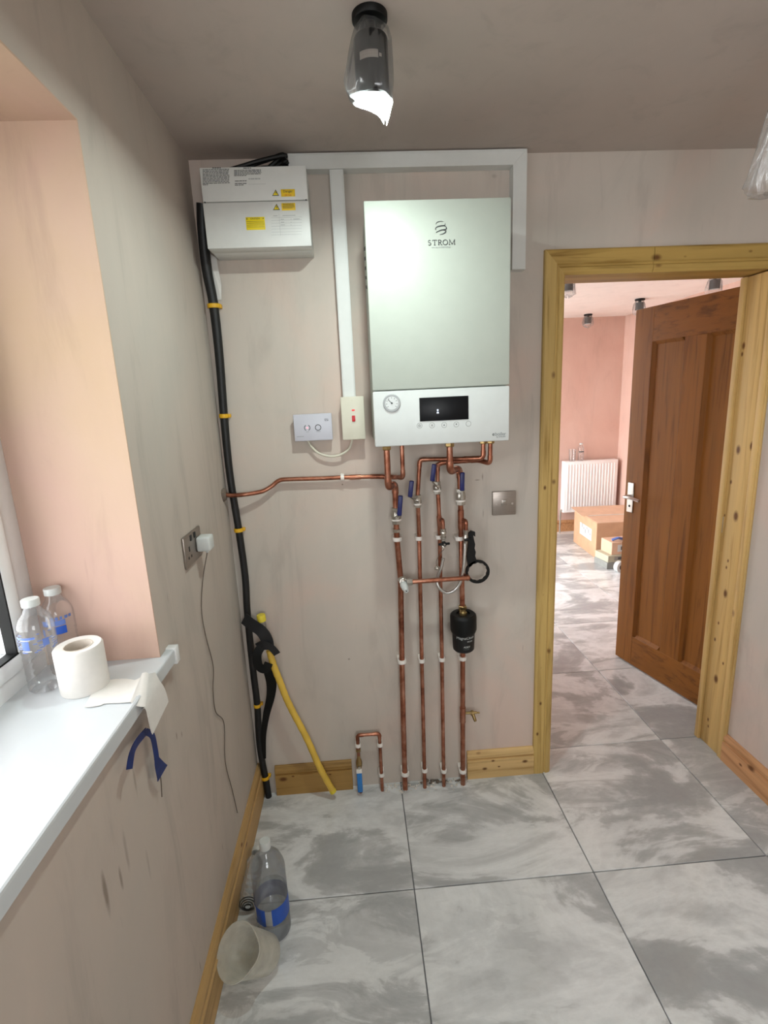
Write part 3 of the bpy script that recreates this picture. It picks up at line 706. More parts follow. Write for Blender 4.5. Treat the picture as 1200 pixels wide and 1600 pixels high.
MB().box((1.0172, TRY-.0015, 1.963), (1.024, TRY, zb-.008)).build('lid_edge', trunkw, tr3)

# --- isolator and receiver
iso = thing('isolator_switch', 'ivory isolator switch plate with red rocker under the trunking', 'switch', (.467, YB, 1.43))
IY = -.046
a = W(531.5, 620, IY); b = W(571.5, 686, IY)
IX0, IX1, IZ0, IZ1 = a.x, b.x, b.z, a.z-.001
MB().box((IX0+.002, IY+.012, IZ0+.002), (IX1-.002, YB-.001, IZ1-.002), .002).build('back_box', offw, iso)
pl = MB().box((IX0, IY, IZ0), (IX1, IY+.0125, IZ1), .0025).build('plate', offw, iso)
c = W(552.5, 654, IY); MB().box((c.x-.0055, IY-.004, c.z-.010), (c.x+.0055, IY+.0005, c.z+.010), .001).build('rocker', redp, pl)
c = W(552, 641, IY); MB().box((c.x-.005, IY-.0015, c.z-.0025), (c.x+.005, IY+.0005, c.z+.0025), .001).build('neon', redled, pl)
for z in (IZ0+.012, IZ1-.012): MB().cyl(((IX0+IX1)/2, IY+.0005, z), ((IX0+IX1)/2, IY-.0008, z), .003, 12).build('screw', offw, pl)
rec = thing('wireless_receiver', 'pale grey heating receiver box with two round ringed buttons', 'receiver', (.324, YB, 1.43))
a = W(457, 649, -.022); b = W(520.5, 688, -.022)
RX0, RX1, RZ0, RZ1 = a.x+.001, b.x, b.z+.002, a.z+.002
MB().box((RX0+.003, -.014, RZ0+.002), (RX1-.003, YB-.001, RZ1-.002), .003).build('base', lilac, rec)
fp = MB().box((RX0, -.024, RZ0), (RX1, -.012, RZ1), .003).build('front', lilac, rec)
for i, (px, py) in enumerate(((480, 668.5), (497, 668))):
    c = W(px, py, -.024)
    if i == 0:
        rb = MB().torus(c, .0095, .0011, (0, 1, 0), 14, 6, .45, math.pi-.45).torus(c, .0095, .0011, (0, 1, 0), 14, 6, math.pi+.45, 2*math.pi-.45).build('button_ring', darkg, fp)
        MB().cyl(c+V((0, .0002, 0)), c+V((0, -.0006, 0)), .0036, 16).build('lamp', pinkled, fp)
    else:
        MB().torus(c, .0095, .0012, (0, 1, 0), 24, 6).build('button_ring', darkg, fp)
        MB().cyl(c+V((0, .0002, 0)), c+V((0, -.0006, 0)), .0062, 16).build('button', lilac, fp)
c = W(508, 656.5, -.024); text_mb('ESi', .0115, (c.x-.002, -.0243, c.z-.003)).build('lettering', darkg, fp)
for (x0, x1, y_) in ((464, 475, 682.5), (478, 483, 675), (494, 501, 674.5)):
    a, b = W(x0, y_, -.024), W(x1, y_, -.024); MB().box((a.x, -.0244, a.z-.0006), (b.x, -.0238, a.z+.0006)).build('caption', greytxt, fp)
cpts = spline([W(480, 686, -.004), W(486, 697, -.006), W(498, 708, -.008), W(516, 713, -.010), W(533, 710, -.012), W(546, 700, -.014), W(551, 684, -.014)], 8)
tag(MB().tube(cpts, .0042, 10).build('cable', offw), 'white flex looping from the receiver to the isolator switch', 'cable')
# --- brushed steel plate
sp_ = thing('switch_plate', 'square brushed steel switch plate on the wall beside the door frame', 'switch plate', (1.006, YB, 1.12))
a = W(770, 769, -.002); b = W(806, 804, -.002)
pl = MB().box((a.x, -.001, b.z), (b.x, YB-.001, a.z), .002).build('plate', steel, sp_)
cx, cz = (a.x+b.x)/2, (a.z+b.z)/2
MB().box((cx-.011, -.003, cz-.008), (cx+.011, 0, cz+.014), .001).build('insert', steel, sp_)
MB().box((cx-.006, -.0036, cz+.008), (cx+.004, -.0028, cz+.0105)).build('marker', white, sp_)
for s_ in (-1, 1): MB().cyl((cx+s_*.03, 0, cz-.002), (cx+s_*.03, -.0022, cz-.002), .004, 12).build('screw', steel2, sp_)

# --- black conduit in the corner with yellow clips
con = thing('black_conduit', 'dusty black conduit pipe running down the corner with yellow clips', 'conduit', (.03, -.03, 0))
cps = [W(316, 318, -.06), W(317, 360, -.045), W(323, 420, -.028), W(334, 478, -.012), W(343, 560, -.005), W(350, 650, -.005), W(359, 740, -.005), W(373, 828, -.005), W(383, 900, -.005), W(386, 950, -.005), W(391, 1005, -.005), W(397, 1060, -.005), W(402, 1102, -.005), W(406, 1165, -.005), W(416, 1222, -.006)]
cps = [V((max(p.x, .017), p.y, p.z)) for p in cps]; cps.append(V((cps[-1].x+.004, -.008, 0.001)))
sc_ = spline(cps, 6); m = len(sc_)
MB().tube(sc_, [.0175-.005*min(1, i/(m*.4)) for i in range(m)], 14).build('pipe', dirtyb, con)
for (px, py, w_) in ((335, 477, .021), (350, 651, .017), (372, 827, .017), (402, 1102, .014), (415, 1218, .016)):
    c = W(px, py, -.005); c.x = max(c.x, .018)
    dv = min(range(m-1), key=lambda i: abs(sc_[i].z-c.z)); ax_ = (sc_[dv+1]-sc_[dv]).normalized(); cc = sc_[dv]
    b_ = MB().lathe([(w_*.85, -.007), (w_*.98, -.006), (w_*.98, .006), (w_*.85, .007)], cc, ax_, 20)
    b_.box((cc.x+w_*.3, cc.y+.004, cc.z-.006), (cc.x+w_*.3+.016, YB-.001, cc.z+.006), .001)
    b_.build('clip', yclip, con)
# paper strip tucked behind
ps = MB(); A = [W(326, 396, -.004), W(338, 402, -.004), W(346, 446, -.006), W(346, 468, -.012), W(333, 470, -.008)]
ps.add([V((p.x, p.y, p.z)) for p in A] + [V((p.x, p.y+.0008, p.z)) for p in A], [(0, 1, 2, 3, 4), (9, 8, 7, 6, 5)]+[(i, (i+1) % 5, 5+(i+1) % 5, 5+i) for i in range(5)])
tag(ps.build('paper_strip', paper, smooth=False), 'torn white paper strip tucked behind the black conduit below the fuse box', 'paper')
# black cables above consumer unit
for i in range(6):
    y = -.085+.014*i; zz = H-.0075-.010*((i*5) % 3)
    x0 = .13+.02*(i % 3)+.012*i
    p = spline([V((x0, y, CZ1+.004)), V((x0+.05, y, CZ1+.016+.008*(i % 2))), V((x0+.10, y+.004, min(H-.008, CZ1+.03+.010*(i % 3)))), V((.30, y-.004*(i % 2), min(H-.008, CZ1+.034+.007*((i+1) % 3)))), V((.3115, min(y, -.0), min(H-.014, CZ1+.04)))], 6)
    tag(MB().tube(p, .0062, 8).build('black_cable', black), 'black cable lying in the gap above the fuse box lid', 'cable', 'black cables above the fuse box')

# --- pipework helpers
def elbows(root, corners, r, k=1.16, ext=.012):
    for arc_, a, b in corners:
        pts = [arc_[0]+a*ext] + arc_ + [arc_[-1]+b*ext]
        MB().tube(pts, r*k, 14).build('elbow', COP, root)
def run(root, pts, r, R=.018, name='pipe', elb=True):
    p, c = fillet(pts, R); MB().tube(p, r, 14).build(name, COP, root)
    if elb: elbows(root, c, r)
def clip(root, p, r, wd=.007):
    MB().lathe([(r*1.02, -wd), (r*1.55, -wd), (r*1.62, -wd*.6), (r*1.62, wd*.6), (r*1.55, wd), (r*1.02, wd)], p, (0, 0, 1), 18).box((p.x-r*1.5, p.y+r*.4, p.z-wd), (p.x+r*1.5, YB-.001, p.z+wd), .001).build('clip', clipw, root)
def nut(root, c, r, h, m=None, ax=(0, 0, 1), sides=6, name='nut'):
    MB().lathe([(r*.4, -h/2), (r*.9, -h/2), (r, -h*.38), (r, h*.38), (r*.9, h/2), (r*.4, h/2)], c, ax, sides).build(name, m or chrome, root, smooth=False)
def valve(root, c, r, lever, h=.05):
    """lever = (bottom point, top point)"""
    v = MB().lathe([(r*.9, -h*.5), (r*1.15, -h*.46), (r*1.25, -h*.3), (r*1.5, -h*.22), (r*1.65, 0), (r*1.5, h*.22), (r*1.25, h*.3), (r*1.15, h*.46), (r*.9, h*.5)], c, (0, 0, 1), 18).build('valve', chrome, root)
    nut(v, c+V((0, 0, h*.42)), r*1.5, h*.26); nut(v, c-V((0, 0, h*.42)), r*1.5, h*.26)
    MB().lathe([(r*1.1, -.003), (r*1.56, -.003), (r*1.56, .003), (r*1.1, .003)], c-V((0, 0, h*.25)), (0, 0, 1), 18).build('white_washer', clipw, v)
    MB().cyl(c+V((0, -r, 0)), V((c.x, lever[0].y, c.z)), r*.5, 10).build('stem', chrome, v)
    a, b = lever; st_ = V((c.x, a.y, c.z))
    mid = a*.75+b*.25
    MB().tube([st_, (st_+a)/2, a], .0045, 8, flat=.5).build('lever_arm', chrome, v)
    d = (b-a).normalized(); sd = d.cross(V((0, 1, 0))).normalized()
    MB().obox((a+b)/2, ((b-a).length, .0165, .009), (d, sd, V((0, 1, 0))), .0038, 3).build('lever_grip', bluep, v)
PG = 'copper pipes dropping to the floor under the boiler'
YPp = -.030
# pipe A
A = thing('copper_pipe', 'first copper pipe from the left under the boiler, thick, with angled bypass branch', 'pipe', (W(632, 1215, YPp).x, YPp, 0), PG)
rA = .0105
t0 = W(604, 700, -.12); p1 = W(604, 762, -.12)
lowA = W(632, 1205, YPp)
xA = lambda py, px: W(px, py, YPp)
run(A, [V((t0.x, -.12, BZ0+.01)), V((t0.x, -.12, p1.z)), V((xA(762, 617.5).x, YPp, p1.z-.004)), xA(800, 618.5)], rA, .022)
nut(A, V((t0.x, -.12, BZ0-.012)), .016, .026, brass)
run(A, [xA(800, 618.5), xA(840, 620), xA(905, 626), xA(1030, 628), xA(1120, 630), V((lowA.x, YPp, .0005))], rA, .0, elb=False)
valve(A, xA(806, 619), .0115, (W(624, 806, -.062), W(626, 774, -.062)), .055)
nut(A, xA(829, 619.5), .0155, .012)
for px, py in ((620.5, 842), (628, 1033), (633, 1208)): clip(A, xA(py, px), rA)
# pipe: 15mm discharge pipe to the left wall, returning up to the boiler
P5 = thing('copper_pipe', 'thin horizontal copper pipe running left from the boiler into the corner', 'pipe', (.3, -.03, 1.2))
t5 = W(628, 700, -.10); y5 = -.008
run(P5, [V((t5.x, -.10, BZ0+.01)), V((t5.x, -.10, W(628, 746, -.10).z)), W(614, 745.5, y5-.02), W(590, 744.5, y5), W(535, 746, y5)], .0075, .014)
lft = [W(535, 746, y5), W(500, 747.5, y5), W(450, 749, y5), W(436, 751, y5), W(424, 760, y5-.003), W(412, 767, y5-.009), W(400, 770, y5-.016), W(380, 773, y5-.026), W(360, 774, y5-.028)]
x_end = W(345, 773, y5-.028); lft += [V((.004, x_end.y, x_end.z))]
MB().tube(spline(lft, 5), .0075, 12).build('pipe', COP, P5)
MB().lathe([(.0078, -.02), (.0092, -.02), (.0092, .02), (.0078, .02)], W(555, 745.5, y5), (1, 0, 0), 14).build('coupling', COP, P5)
c = W(535, 746, y5); MB().lathe([(.0078, -.006), (.012, -.006), (.012, .006), (.0078, .006)], c, (1, 0, 0), 14).box((c.x-.006, c.y, c.z-.012), (c.x+.006, YB-.001, c.z+.012), .001).build('clip', clipw, P5)
MB().lathe([(.0078, .012), (.02, .008), (.024, 0)], V((0, x_end.y, x_end.z)), (1, 0, 0), 14, wob=lambda i, a: 1+.12*math.sin(3*a)).build('dark_hole_collar', rubble2, P5)  # collar coloured dark brown to give the shade of the wall hole
# pipe B
B = thing('copper_pipe', 'second copper pipe from the left under the boiler, thin, lever pointing left', 'pipe', (W(663, 1215, YPp).x, YPp, 0), PG)
rB = .0075
tb = W(755, 697, -.12); tl = W(755, 714, -.12)
zB = W(700, 716.5, -.06).z
run(B, [V((tb.x, -.12, BZ0+.01)), V((tb.x, -.12, tl.z-.004)), V((W(735, 716, -.08).x, -.10, tl.z-.006)), V((W(656, 718, YPp).x, YPp, W(656, 718, YPp).z)), W(652.5, 775, YPp)], rB, .014)
nut(B, V((tb.x, -.12, BZ0-.010)), .013, .022, brass)
run(B, [W(652.5, 775, YPp), W(655, 840, YPp), W(659, 1030, YPp), V((W(663, 1205, YPp).x, YPp, .0005))], rB, 0, elb=False)
valve(B, W(652.5, 783, YPp), .009, (W(640.5, 777, -.062), W(643.5, 751, -.062)), .042)
for px, py in ((654.5, 841), (659, 1032), (663.5, 1203)): clip(B, W(px, py, YPp), rB)
# pipe C
Cc = thing('copper_pipe', 'third copper pipe from the left under the boiler, thin, carrying the filling loop valve', 'pipe', (W(693, 1215, YPp).x, YPp, 0), PG)
tc = W(766.5, 697, -.12); z1 = W(765, 724, -.12)
run(Cc, [V((tc.x, -.12, BZ0+.01)), V((tc.x-.002, -.12, z1.z)), W(748, 719, -.075), W(690, 723, YPp-.004), W(683.5, 727, YPp), W(684, 762, YPp)], rB, .014)
nut(Cc, V((tc.x, -.12, BZ0-.010)), .013, .022, brass)
run(Cc, [W(684, 762, YPp), W(686, 800, YPp), W(687, 840, YPp), W(690.5, 1030, YPp), V((W(693, 1205, YPp).x, YPp, .0005))], rB, 0, elb=False)
valve(Cc, W(683, 762, YPp), .009, (W(675.5, 752, -.064), W(678.5, 725, -.064)), .042)
MB().cyl(W(686, 806, YPp), W(687, 822, YPp), .0092, 14).build('tee', COP, Cc)
for px, py in ((686, 839), (690.5, 1030), (693.5, 1204)): clip(Cc, W(px, py, YPp), rB)
# pipe D
D = thing('copper_pipe', 'rightmost copper pipe under the boiler, fitted with the black filter and drain cock', 'pipe', (W(723, 1215, YPp).x, YPp, 0), PG)
rD = .0095
td = W(702.5, 700, -.12); p1 = W(702.5, 737, -.12)
run(D, [V((td.x, -.12, BZ0+.01)), V((td.x, -.12, p1.z)), V((W(718, 738, YPp).x, YPp, p1.z-.004)), W(719.5, 772, YPp)], .0105, .022)
nut(D, V((td.x, -.12, BZ0-.012)), .016, .026, brass)
run(D, [W(719.5, 772, YPp), W(720.5, 840, YPp), W(722.5, 950, YPp)], rD, 0, elb=False)
run(D, [W(723, 1010, YPp), W(723, 1120, YPp), V((W(723, 1205, YPp).x, YPp, .0005))], rD, 0, elb=False)
valve(D, W(719.5, 776, YPp), .0115, (W(722, 767, -.062), W(722.5, 738, -.062)), .055)
MB().cyl(W(720, 797, YPp), W(720.5, 826, YPp), .0115, 16).build('tee', COP, D)
nut(D, W(722.7, 950, YPp), .016, .022, brass)
for px, py in ((717.5, 841), (723, 1028), (723, 1204)): clip(D, W(px, py, YPp), rD)
MB().cyl(W(723, 1105, YPp), W(723, 1128, YPp), .012, 16).build('tee', COP, D)
dc0 = W(727, 1114, YPp); dc = MB().cyl(dc0, dc0+V((.045, -.004, 0)), .0055, 12).cyl(dc0+V((.022, -.003, 0)), dc0+V((.032, -.003, 0)), .010, 12).build('drain_cock', brass, D)
MB().tube([dc0+V((.028, -.004, 0)), dc0+V((.034, -.018, -.02)), dc0+V((.036, -.02, -.026))], [.007, .0065, .0055], 12).build('outlet', brass, dc)
MB().obox(dc0+V((.050, -.005, 0)), (.014, .003, .007), ((1, -.2, 0), (.2, 1, 0), (0, 0, 1)), .001).build('spindle', brass, dc)
# bypass between A and D
bp = thing('bypass_pipe', 'horizontal copper bypass pipe with white-knobbed valve crossing the other pipes', 'pipe', W(690, 906, -.085))
yb_ = -.085
v0 = W(630, 912, yb_); 
bo = MB().sphere(W(630, 908, yb_+.012), .016, (1, 1, 1.15)).cyl(W(627, 905, YPp), W(630, 909, yb_), .013, 16).build('valve_body', chrome, bp)
kd = (V((W(634, 921, yb_-.03)))-v0).normalized()
kn = MB().lathe([(.0, -.002), (.0125, -.002), (.0135, .002), (.0125, .022), (.0095, .030), (.0085, .038), (0.0, .038)], v0+kd*.004, kd, 18).build('knob', white, bp)
MB().cyl(v0+kd*.041, v0+kd*.043, .0022, 8).build('knob_screw', black, kn)
nut(bp, W(640, 909, yb_), .0135, .020, ax=(1, 0, .03)); 
pts = [W(638, 909.5, yb_), W(731, 903, yb_), V((W(729, 901, YPp).x, YPp+.004, W(729, 899, YPp).z))]
p, cc = fillet(pts, .012); MB().tube(p, .0085, 14).build('pipe', COP, bp)
MB().sphere(W(730.5, 903, yb_+.004), .0105).build('elbow', COP, bp)
# --- filling loop
fl_ = thing('filling_loop', 'braided steel filling hose hanging in a loop between two pipes', 'hose', W(705, 900, -.075))
yv = -.062
MB().tube(fillet([W(687, 812, YPp), W(692, 812, yv), W(692.5, 830, yv)], .012)[0], .007, 12).build('stub', COP, fl_)
vL = MB().lathe([(.006, 0), (.010, 0), (.010, .006), (.0085, .008), (.011, .011), (.011, .018), (.009, .020), (.009, .028), (.011, .030), (.011, .036), (.007, .038), (.007, .06), (.0085, .062), (.0085, .07), (.006, .071)], W(692.5, 826, yv), W(693, 880, yv)-W(692.5, 826, yv), 14).build('check_valve', chrome, fl_)
c = W(694, 850, yv-.016); MB().obox(c, (.042, .007, .009), ((1, 0, .05), (0, 1, 0), (-.05, 0, 1)), .003, 2).cyl(c+V((0, .014, 0)), c+V((0, -.006, 0)), .008, 12).build('tap_handle', black, vL)
MB().cyl(c+V((0, -.006, 0)), c+V((0, -.0085, 0)), .0035, 10).build('handle_screw', chrome, vL)
hp = [W(692.5, 872, yv), W(690, 885, yv), W(683, 905, yv+.004), W(686, 918, yv-.002), W(697, 926, yv-.004), W(710, 922, yv-.004), W(719, 910, yv-.006), W(724, 890, yv-.008), W(726, 866, yv-.004), W(726.5, 848, yv)]
MB().tube(spline(hp, 7), .0058, 12).build('braided_hose', hosem, fl_)
MB().tube(fillet([W(722, 812, YPp), W(728.5, 814, yv), W(728, 830, yv)], .012)[0], .0072, 12).build('stub', COP, fl_)
vR = MB().lathe([(.006, 0), (.010, 0), (.010, .008), (.0085, .010), (.0085, .022), (.010, .024), (.010, .032), (.007, .034), (.007, .048), (.006, .05)], W(728, 828, yv), W(727, 855, yv)-W(728, 828, yv), 14).build('isolating_valve', chrome, fl_)
c = W(731, 843, yv-.012); MB().obox(c, (.026, .008, .010), ((1, 0, .15), (0, 1, 0), (-.15, 0, 1)), .003, 2).build('tap_handle', black, vR)
MB().sphere(W(683, 888, yv-.006), .008).lathe([(.006, -.004), (.0095, -.004), (.0095, .002), (.006, .002)], W(683, 888, yv-.006), (.3, -1, .2), 14).build('dust_cap', chrome, fl_)
MB().tube(spline([W(694, 858, yv-.01), W(687, 866, yv-.008), W(682, 877, yv-.008), W(683, 887, yv-.008)], 6), .0012, 6).build('cap_string', wire_m, fl_)
# --- magnetic filter
FB = W(724, 1016, -.062)
flt = thing('magnetic_filter', 'black cylindrical heating filter with flared lid on the rightmost pipe', 'filter', V((FB.x, -.062, FB.z)))
FC = V((W(724, 985, -.062).x, -.062, W(724, 1014, -.062).z))
zl = W(724, 986, -.062).z-FC.z; zt_ = W(724, 958, -.062).z-FC.z
rb = .0415
MB().lathe([(0, 0), (rb*.86, 0), (rb*.95, .004), (rb*.97, .010), (rb, zl*.55), (rb*1.02, zl+.004)], FC, (0, 0, 1), 36).build('canister', blackm, flt)
lid = MB().lathe([(rb*1.02, zl-.006), (rb*1.10, zl), (rb*1.17, zl+.010), (rb*1.18, zt_-.014), (rb*1.15, zt_-.005), (rb*1.02, zt_), (rb*.62, zt_), (rb*.60, zt_-.006), (0, zt_-.006)], FC, (0, 0, 1), 40, wob=lambda i, a: 1+(.012 if i in (2, 3) else 0)*math.cos(a*20)).build('lid', black, flt)
MB().lathe([(0, zt_-.006), (.014, zt_-.006), (.014, zt_+.004), (.009, zt_+.008), (.009, zt_+.016)], FC+V((0, .0, 0)), (0, 0, 1), 20).build('bleed_fitting', brass, lid)
MB().tube([V((FC.x, YPp, W(722.5, 950, YPp).z)), V((FC.x, YPp-.004, FC.z+zt_-.004))], .0105, 14).build('inlet', brass, flt)
def bendf(zc, size_y=1, off=0.0):
    def f(co):
        a = (co.x+off)/rb; r = rb*1.004+.0006+co.z
        return V((FC.x+math.sin(a)*r, FC.y-math.cos(a)*r, FC.z+zc+co.y))
    return f
text_mb('MagnaClean', .0145, (0, 0, 0), align='CENTER', bend=bendf(zl*.80, off=.000)).build('lettering', palegrey, flt)
text_mb('MICRO', .0070, (0, 0, 0), align='CENTER', bend=bendf(zl*.64, off=.016)).build('lettering', white, flt)
text_mb('ADEY', .0098, (0, 0, 0), align='CENTER', bend=bendf(zl*.34, off=.004)).build('lettering', white, flt)
mb = text_mb('-----------', .006, (0, 0, 0), align='CENTER', bend=bendf(zl*.24, off=.002)); mb.build('print_line', greytxt, flt)
# --- filter spanner
yS = -.052
rc = W(746, 893, yS); Ro = .0445
spn = thing('filter_spanner', 'black plastic ring spanner hanging beside the pipes', 'spanner', V((rc.x, yS, rc.z-Ro)))
mb = MB(); N = 48; vs = []; fs = []
for i in range(N):
    a = 2*math.pi*i/N; ri = Ro-.0092+.0012*math.cos(a*12)
    for r, y in ((ri, yS-.006), (Ro, yS-.006), (Ro, yS+.006), (ri, yS+.006)): vs.append(V((rc.x+r*math.sin(a), y, rc.z+r*math.cos(a))))
for i in range(N):
    for k_ in range(4): j = (i+1) % N; fs.append((i*4+k_, i*4+(k_+1) % 4, j*4+(k_+1) % 4, j*4+k_))
mb.add(vs, fs).build('ring', black, spn)
hl = [(731, 884), (729, 870), (731, 855), (732, 840), (731, 834), (736, 829), (742, 831), (742, 838), (739, 836), (740, 842), (742, 850), (741, 856), (743, 862), (742, 868), (744, 874), (742, 878), (735, 884)]
hv = [W(px, py, yS) for px, py in hl]
MB().prism([(v.x, v.z) for v in hv], yS-.006, yS+.006, lambda u, v, d: V((u, d, v))).build('handle', black, spn, smooth=False)
# --- small loop with blue valve
sl = thing('copper_pipe', 'small low copper pipe loop with a blue-handled valve near the floor', 'pipe', W(577, 1235, -.03))
yl = -.026
l0 = W(559.5, 1147.5, yl); l1 = W(594.5, 1147.5, yl); zt2 = (l0.z+l1.z)/2
xr_ = W(595, 1190, yl).x; xl_ = W(560, 1175, yl).x
run(sl, [V((xl_, yl, W(560, 1180, yl).z)), V((xl_, yl, zt2)), V((xr_, yl, zt2)), V((xr_, yl, 0.0005))], .0068, .012)
clip(sl, V((xl_, yl, W(560, 1164, yl).z)), .0072); clip(sl, V((xr_, yl, W(595, 1163, yl).z)), .0072); clip(sl, V((xr_, yl, W(595, 1210, yl).z)), .0072)
nut(sl, V((xl_, yl, W(560, 1172, yl).z)), .0105, .010, brass)
vz = W(560, 1195, yl).z
vb = MB().lathe([(.006, .045), (.0065, .03), (.010, .024), (.013, .010), (.012, -.004), (.009, -.012), (.008, -.03)], V((xl_, yl, vz)), (0, 0, 1), 16).build('valve', brass, sl)
MB().cyl(V((xl_, yl, vz)), V((xl_, yl-.018, vz-.002)), .006, 10).build('stem', chrome, vb)
z0_, z1_ = W(560, 1206, yl-.02).z, max(.004, W(560, 1238, yl-.02).z)
MB().box((xl_-.012, yl-.024, z1_), (xl_+.009, yl-.014, z0_), .004, 3).build('blue_handle', blueh, vb)
MB().box((xl_-.013, yl-.026, z0_-.004), (xl_+.010, yl-.012, z0_+.008), .002).build('white_collar', clipw, vb)
MB().cyl(V((xl_, yl, vz-.02)), V((xl_, yl, .0005)), .0068, 12).build('pipe', COP, sl)
# --- rubble at pipe feet
mb = MB()
def chunk(mb, c, r):
    b = bmesh.new(); bmesh.ops.create_icosphere(b, subdivisions=1, radius=r)
    for v in b.verts: v.co = Vector((v.co.x*random.uniform(.7, 1.3), v.co.y*random.uniform(.6, 1.1), v.co.z*random.uniform(.35, .8))) + Vector(c)
    mb.bm(b)
for i in range(120):
    r = random.uniform(.0012, .0075); x = random.uniform(.50, .86); y = -abs(random.gauss(0, .022))-.002
    chunk(mb, (x, y+.004, r*.35), r)
o = mb.build('plaster_rubble', plasterchip, smooth=False); o['kind'] = 'stuff'; tag(o, 'crumbs of pale plaster scattered on the tiles around the pipe feet', 'rubble')
mb = MB()
for i in range(40):
    r = random.uniform(.002, .009); chunk(mb, (random.uniform(.66, .84), random.uniform(-.012, .004), r*.5), r)
o = mb.build('mortar_rubble', rubble2, smooth=False); o['kind'] = 'stuff'; tag(o, 'dark broken mortar along the wall foot behind the thin pipes', 'rubble')

# --- yellow hose, black tape, capped stub
hs = [W(421, 1016, -.045), W(427, 1038, -.047), W(437, 1064, -.048), W(447, 1090, -.05), W(459, 1115, -.05), W(480, 1155, -.052), W(500, 1200, -.052), W(520, 1236, -.050)]
pp = spline(hs, 8); m = len(pp)
yh = thing('yellow_hose', 'dirty yellow hose leaning from the black conduit down to the floor', 'hose', V((hs[-1].x, -.05, 0)))
MB().tube(pp, [.0125+.0006*math.sin(i*2.1) for i in range(m)], 14).build('hose', yhose, yh)
e0 = pp[-1]; ed = (pp[-1]-pp[-2]).normalized(); MB().lathe([(.010, -.01), (.0132, -.01), (.0136, .004), (.010, .005), (.009, -.004)], e0, ed, 18).build('end_collar', ycap, yh)
stb = thing('capped_tube', 'clear tube stub with yellow screw cap taped beside the black conduit', 'tube', W(410, 985, -.04))
c0, c1 = W(408, 964, -.04), W(415, 1000, -.04)
MB().tube([c0, c1], .0125, 16).build('tube', petb, stb)
ax_ = (c0-c1).normalized(); MB().lathe([(.0135, -.016), (.0155, -.016), (.0158, .006), (.0145, .009), (0, .009)], c0, ax_, 22, wob=lambda i, a: 1+(.02 if i in (1, 2) else 0)*math.cos(a*18)).build('cap', ycap, stb)
def strap(pts, wd, th, nrm=(0, -1, 0)):
    mb = MB(); pts = [Vector(p) for p in pts]; k = len(pts); vs = []; fs = []
    for i in range(k):
        t = (pts[min(k-1, i+1)]-pts[max(0, i-1)]).normalized(); n_ = Vector(nrm[i] if isinstance(nrm, list) else nrm); n_ = (n_-t*n_.dot(t)).normalized(); b = t.cross(n_)
        w_i = wd[i] if isinstance(wd, list) else wd
        for s1, s2 in ((-1, 0), (1, 0), (1, 1), (-1, 1)): vs.append(pts[i]+b*s1*w_i/2+n_*th*(s2-.5))
    for i in range(k-1):
        for q in range(4): fs.append((i*4+q, i*4+(q+1) % 4, (i+1)*4+(q+1) % 4, (i+1)*4+q))
    fs += [(3, 2, 1, 0), tuple((k-1)*4+q for q in range(4))]
    return mb.add(vs, fs)
tp = thing('black_tape', 'black tape strap binding the yellow hose and capped tube to the conduit', 'tape', W(415, 1090, -.05))
s1 = spline([W(381, 966, -.030), W(392, 975, -.048), W(408, 986, -.064), W(417, 1000, -.064), W(419, 1015, -.060)], 5)
strap(s1, [.044]*len(s1), .003).build('upper_band', tapeb, tp)
s2 = spline([W(402, 1010, -.058), W(412, 1006, -.066), W(424, 1012, -.068), W(433, 1022, -.062)], 5); strap(s2, .026, .003).build('hose_band', tapeb, tp)
s3 = spline([W(410, 1008, -.060), W(402, 1022, -.066), W(404, 1040, -.066), W(414, 1046, -.066), W(420, 1036, -.064)], 5); strap(s3, .032, .004).build('loop', black, tp)
s4 = spline([W(419, 1042, -.048), W(424, 1065, -.036), W(423, 1088, -.026), W(416, 1118, -.020), W(412, 1150, -.016), W(413, 1185, -.012)], 6); k4 = len(s4)
strap(s4, [.046-.034*i/k4 for i in range(k4)], .003).build('tail', black, tp)

# ================================================================== LEFT WALL
so = thing('double_socket', 'brushed steel double socket on the left wall past the window', 'socket', (0, -.43, 1.145))
y0, y1, z0, z1 = -.497, -.352, 1.147, 1.233
MB().box((.0005, y0, z0), (.007, y1, z1), .002).build('plate', steel, so)
for cy_ in (-.462, -.392):
    for dy, dz, h_ in ((0, .006, .007), (-.011, -.016, .0035), (.011, -.016, .0035)):
        MB().box((.0066, cy_+dy-.0038, 1.188+dz-h_), (.0074, cy_+dy+.0038, 1.188+dz+h_)).build('pin_hole', black, so)
for yy in (-.442, -.408): MB().box((.0066, yy-.006, 1.212), (.0095, yy+.006, 1.228), .001).build('rocker', blackm, so)
pg = thing('plug', 'small white plug charger pushed into the steel socket', 'plug', (.02, -.385, 1.16))
MB().box((.0076, -.408, 1.168), (.046, -.362, 1.210), .006, 3).build('body', white, pg)
MB().cyl((.03, -.385, 1.170), (.03, -.385, 1.160), .004, 10).build('cable_exit', white, pg)
wp = [V((.03, -.385, 1.163))] + [S(px, py, .004) for px, py in ((317, 905), (315, 953), (321, 992), (333, 1040), (333, 1079), (337, 1112), (350, 1130), (352, 1190), (363, 1235), (371, 1270))]
tag(MB().tube(spline(wp, 7), .0014, 6).build('thin_wire', wire_m), 'thin brown wire trailing down the left wall from the white plug', 'wire')

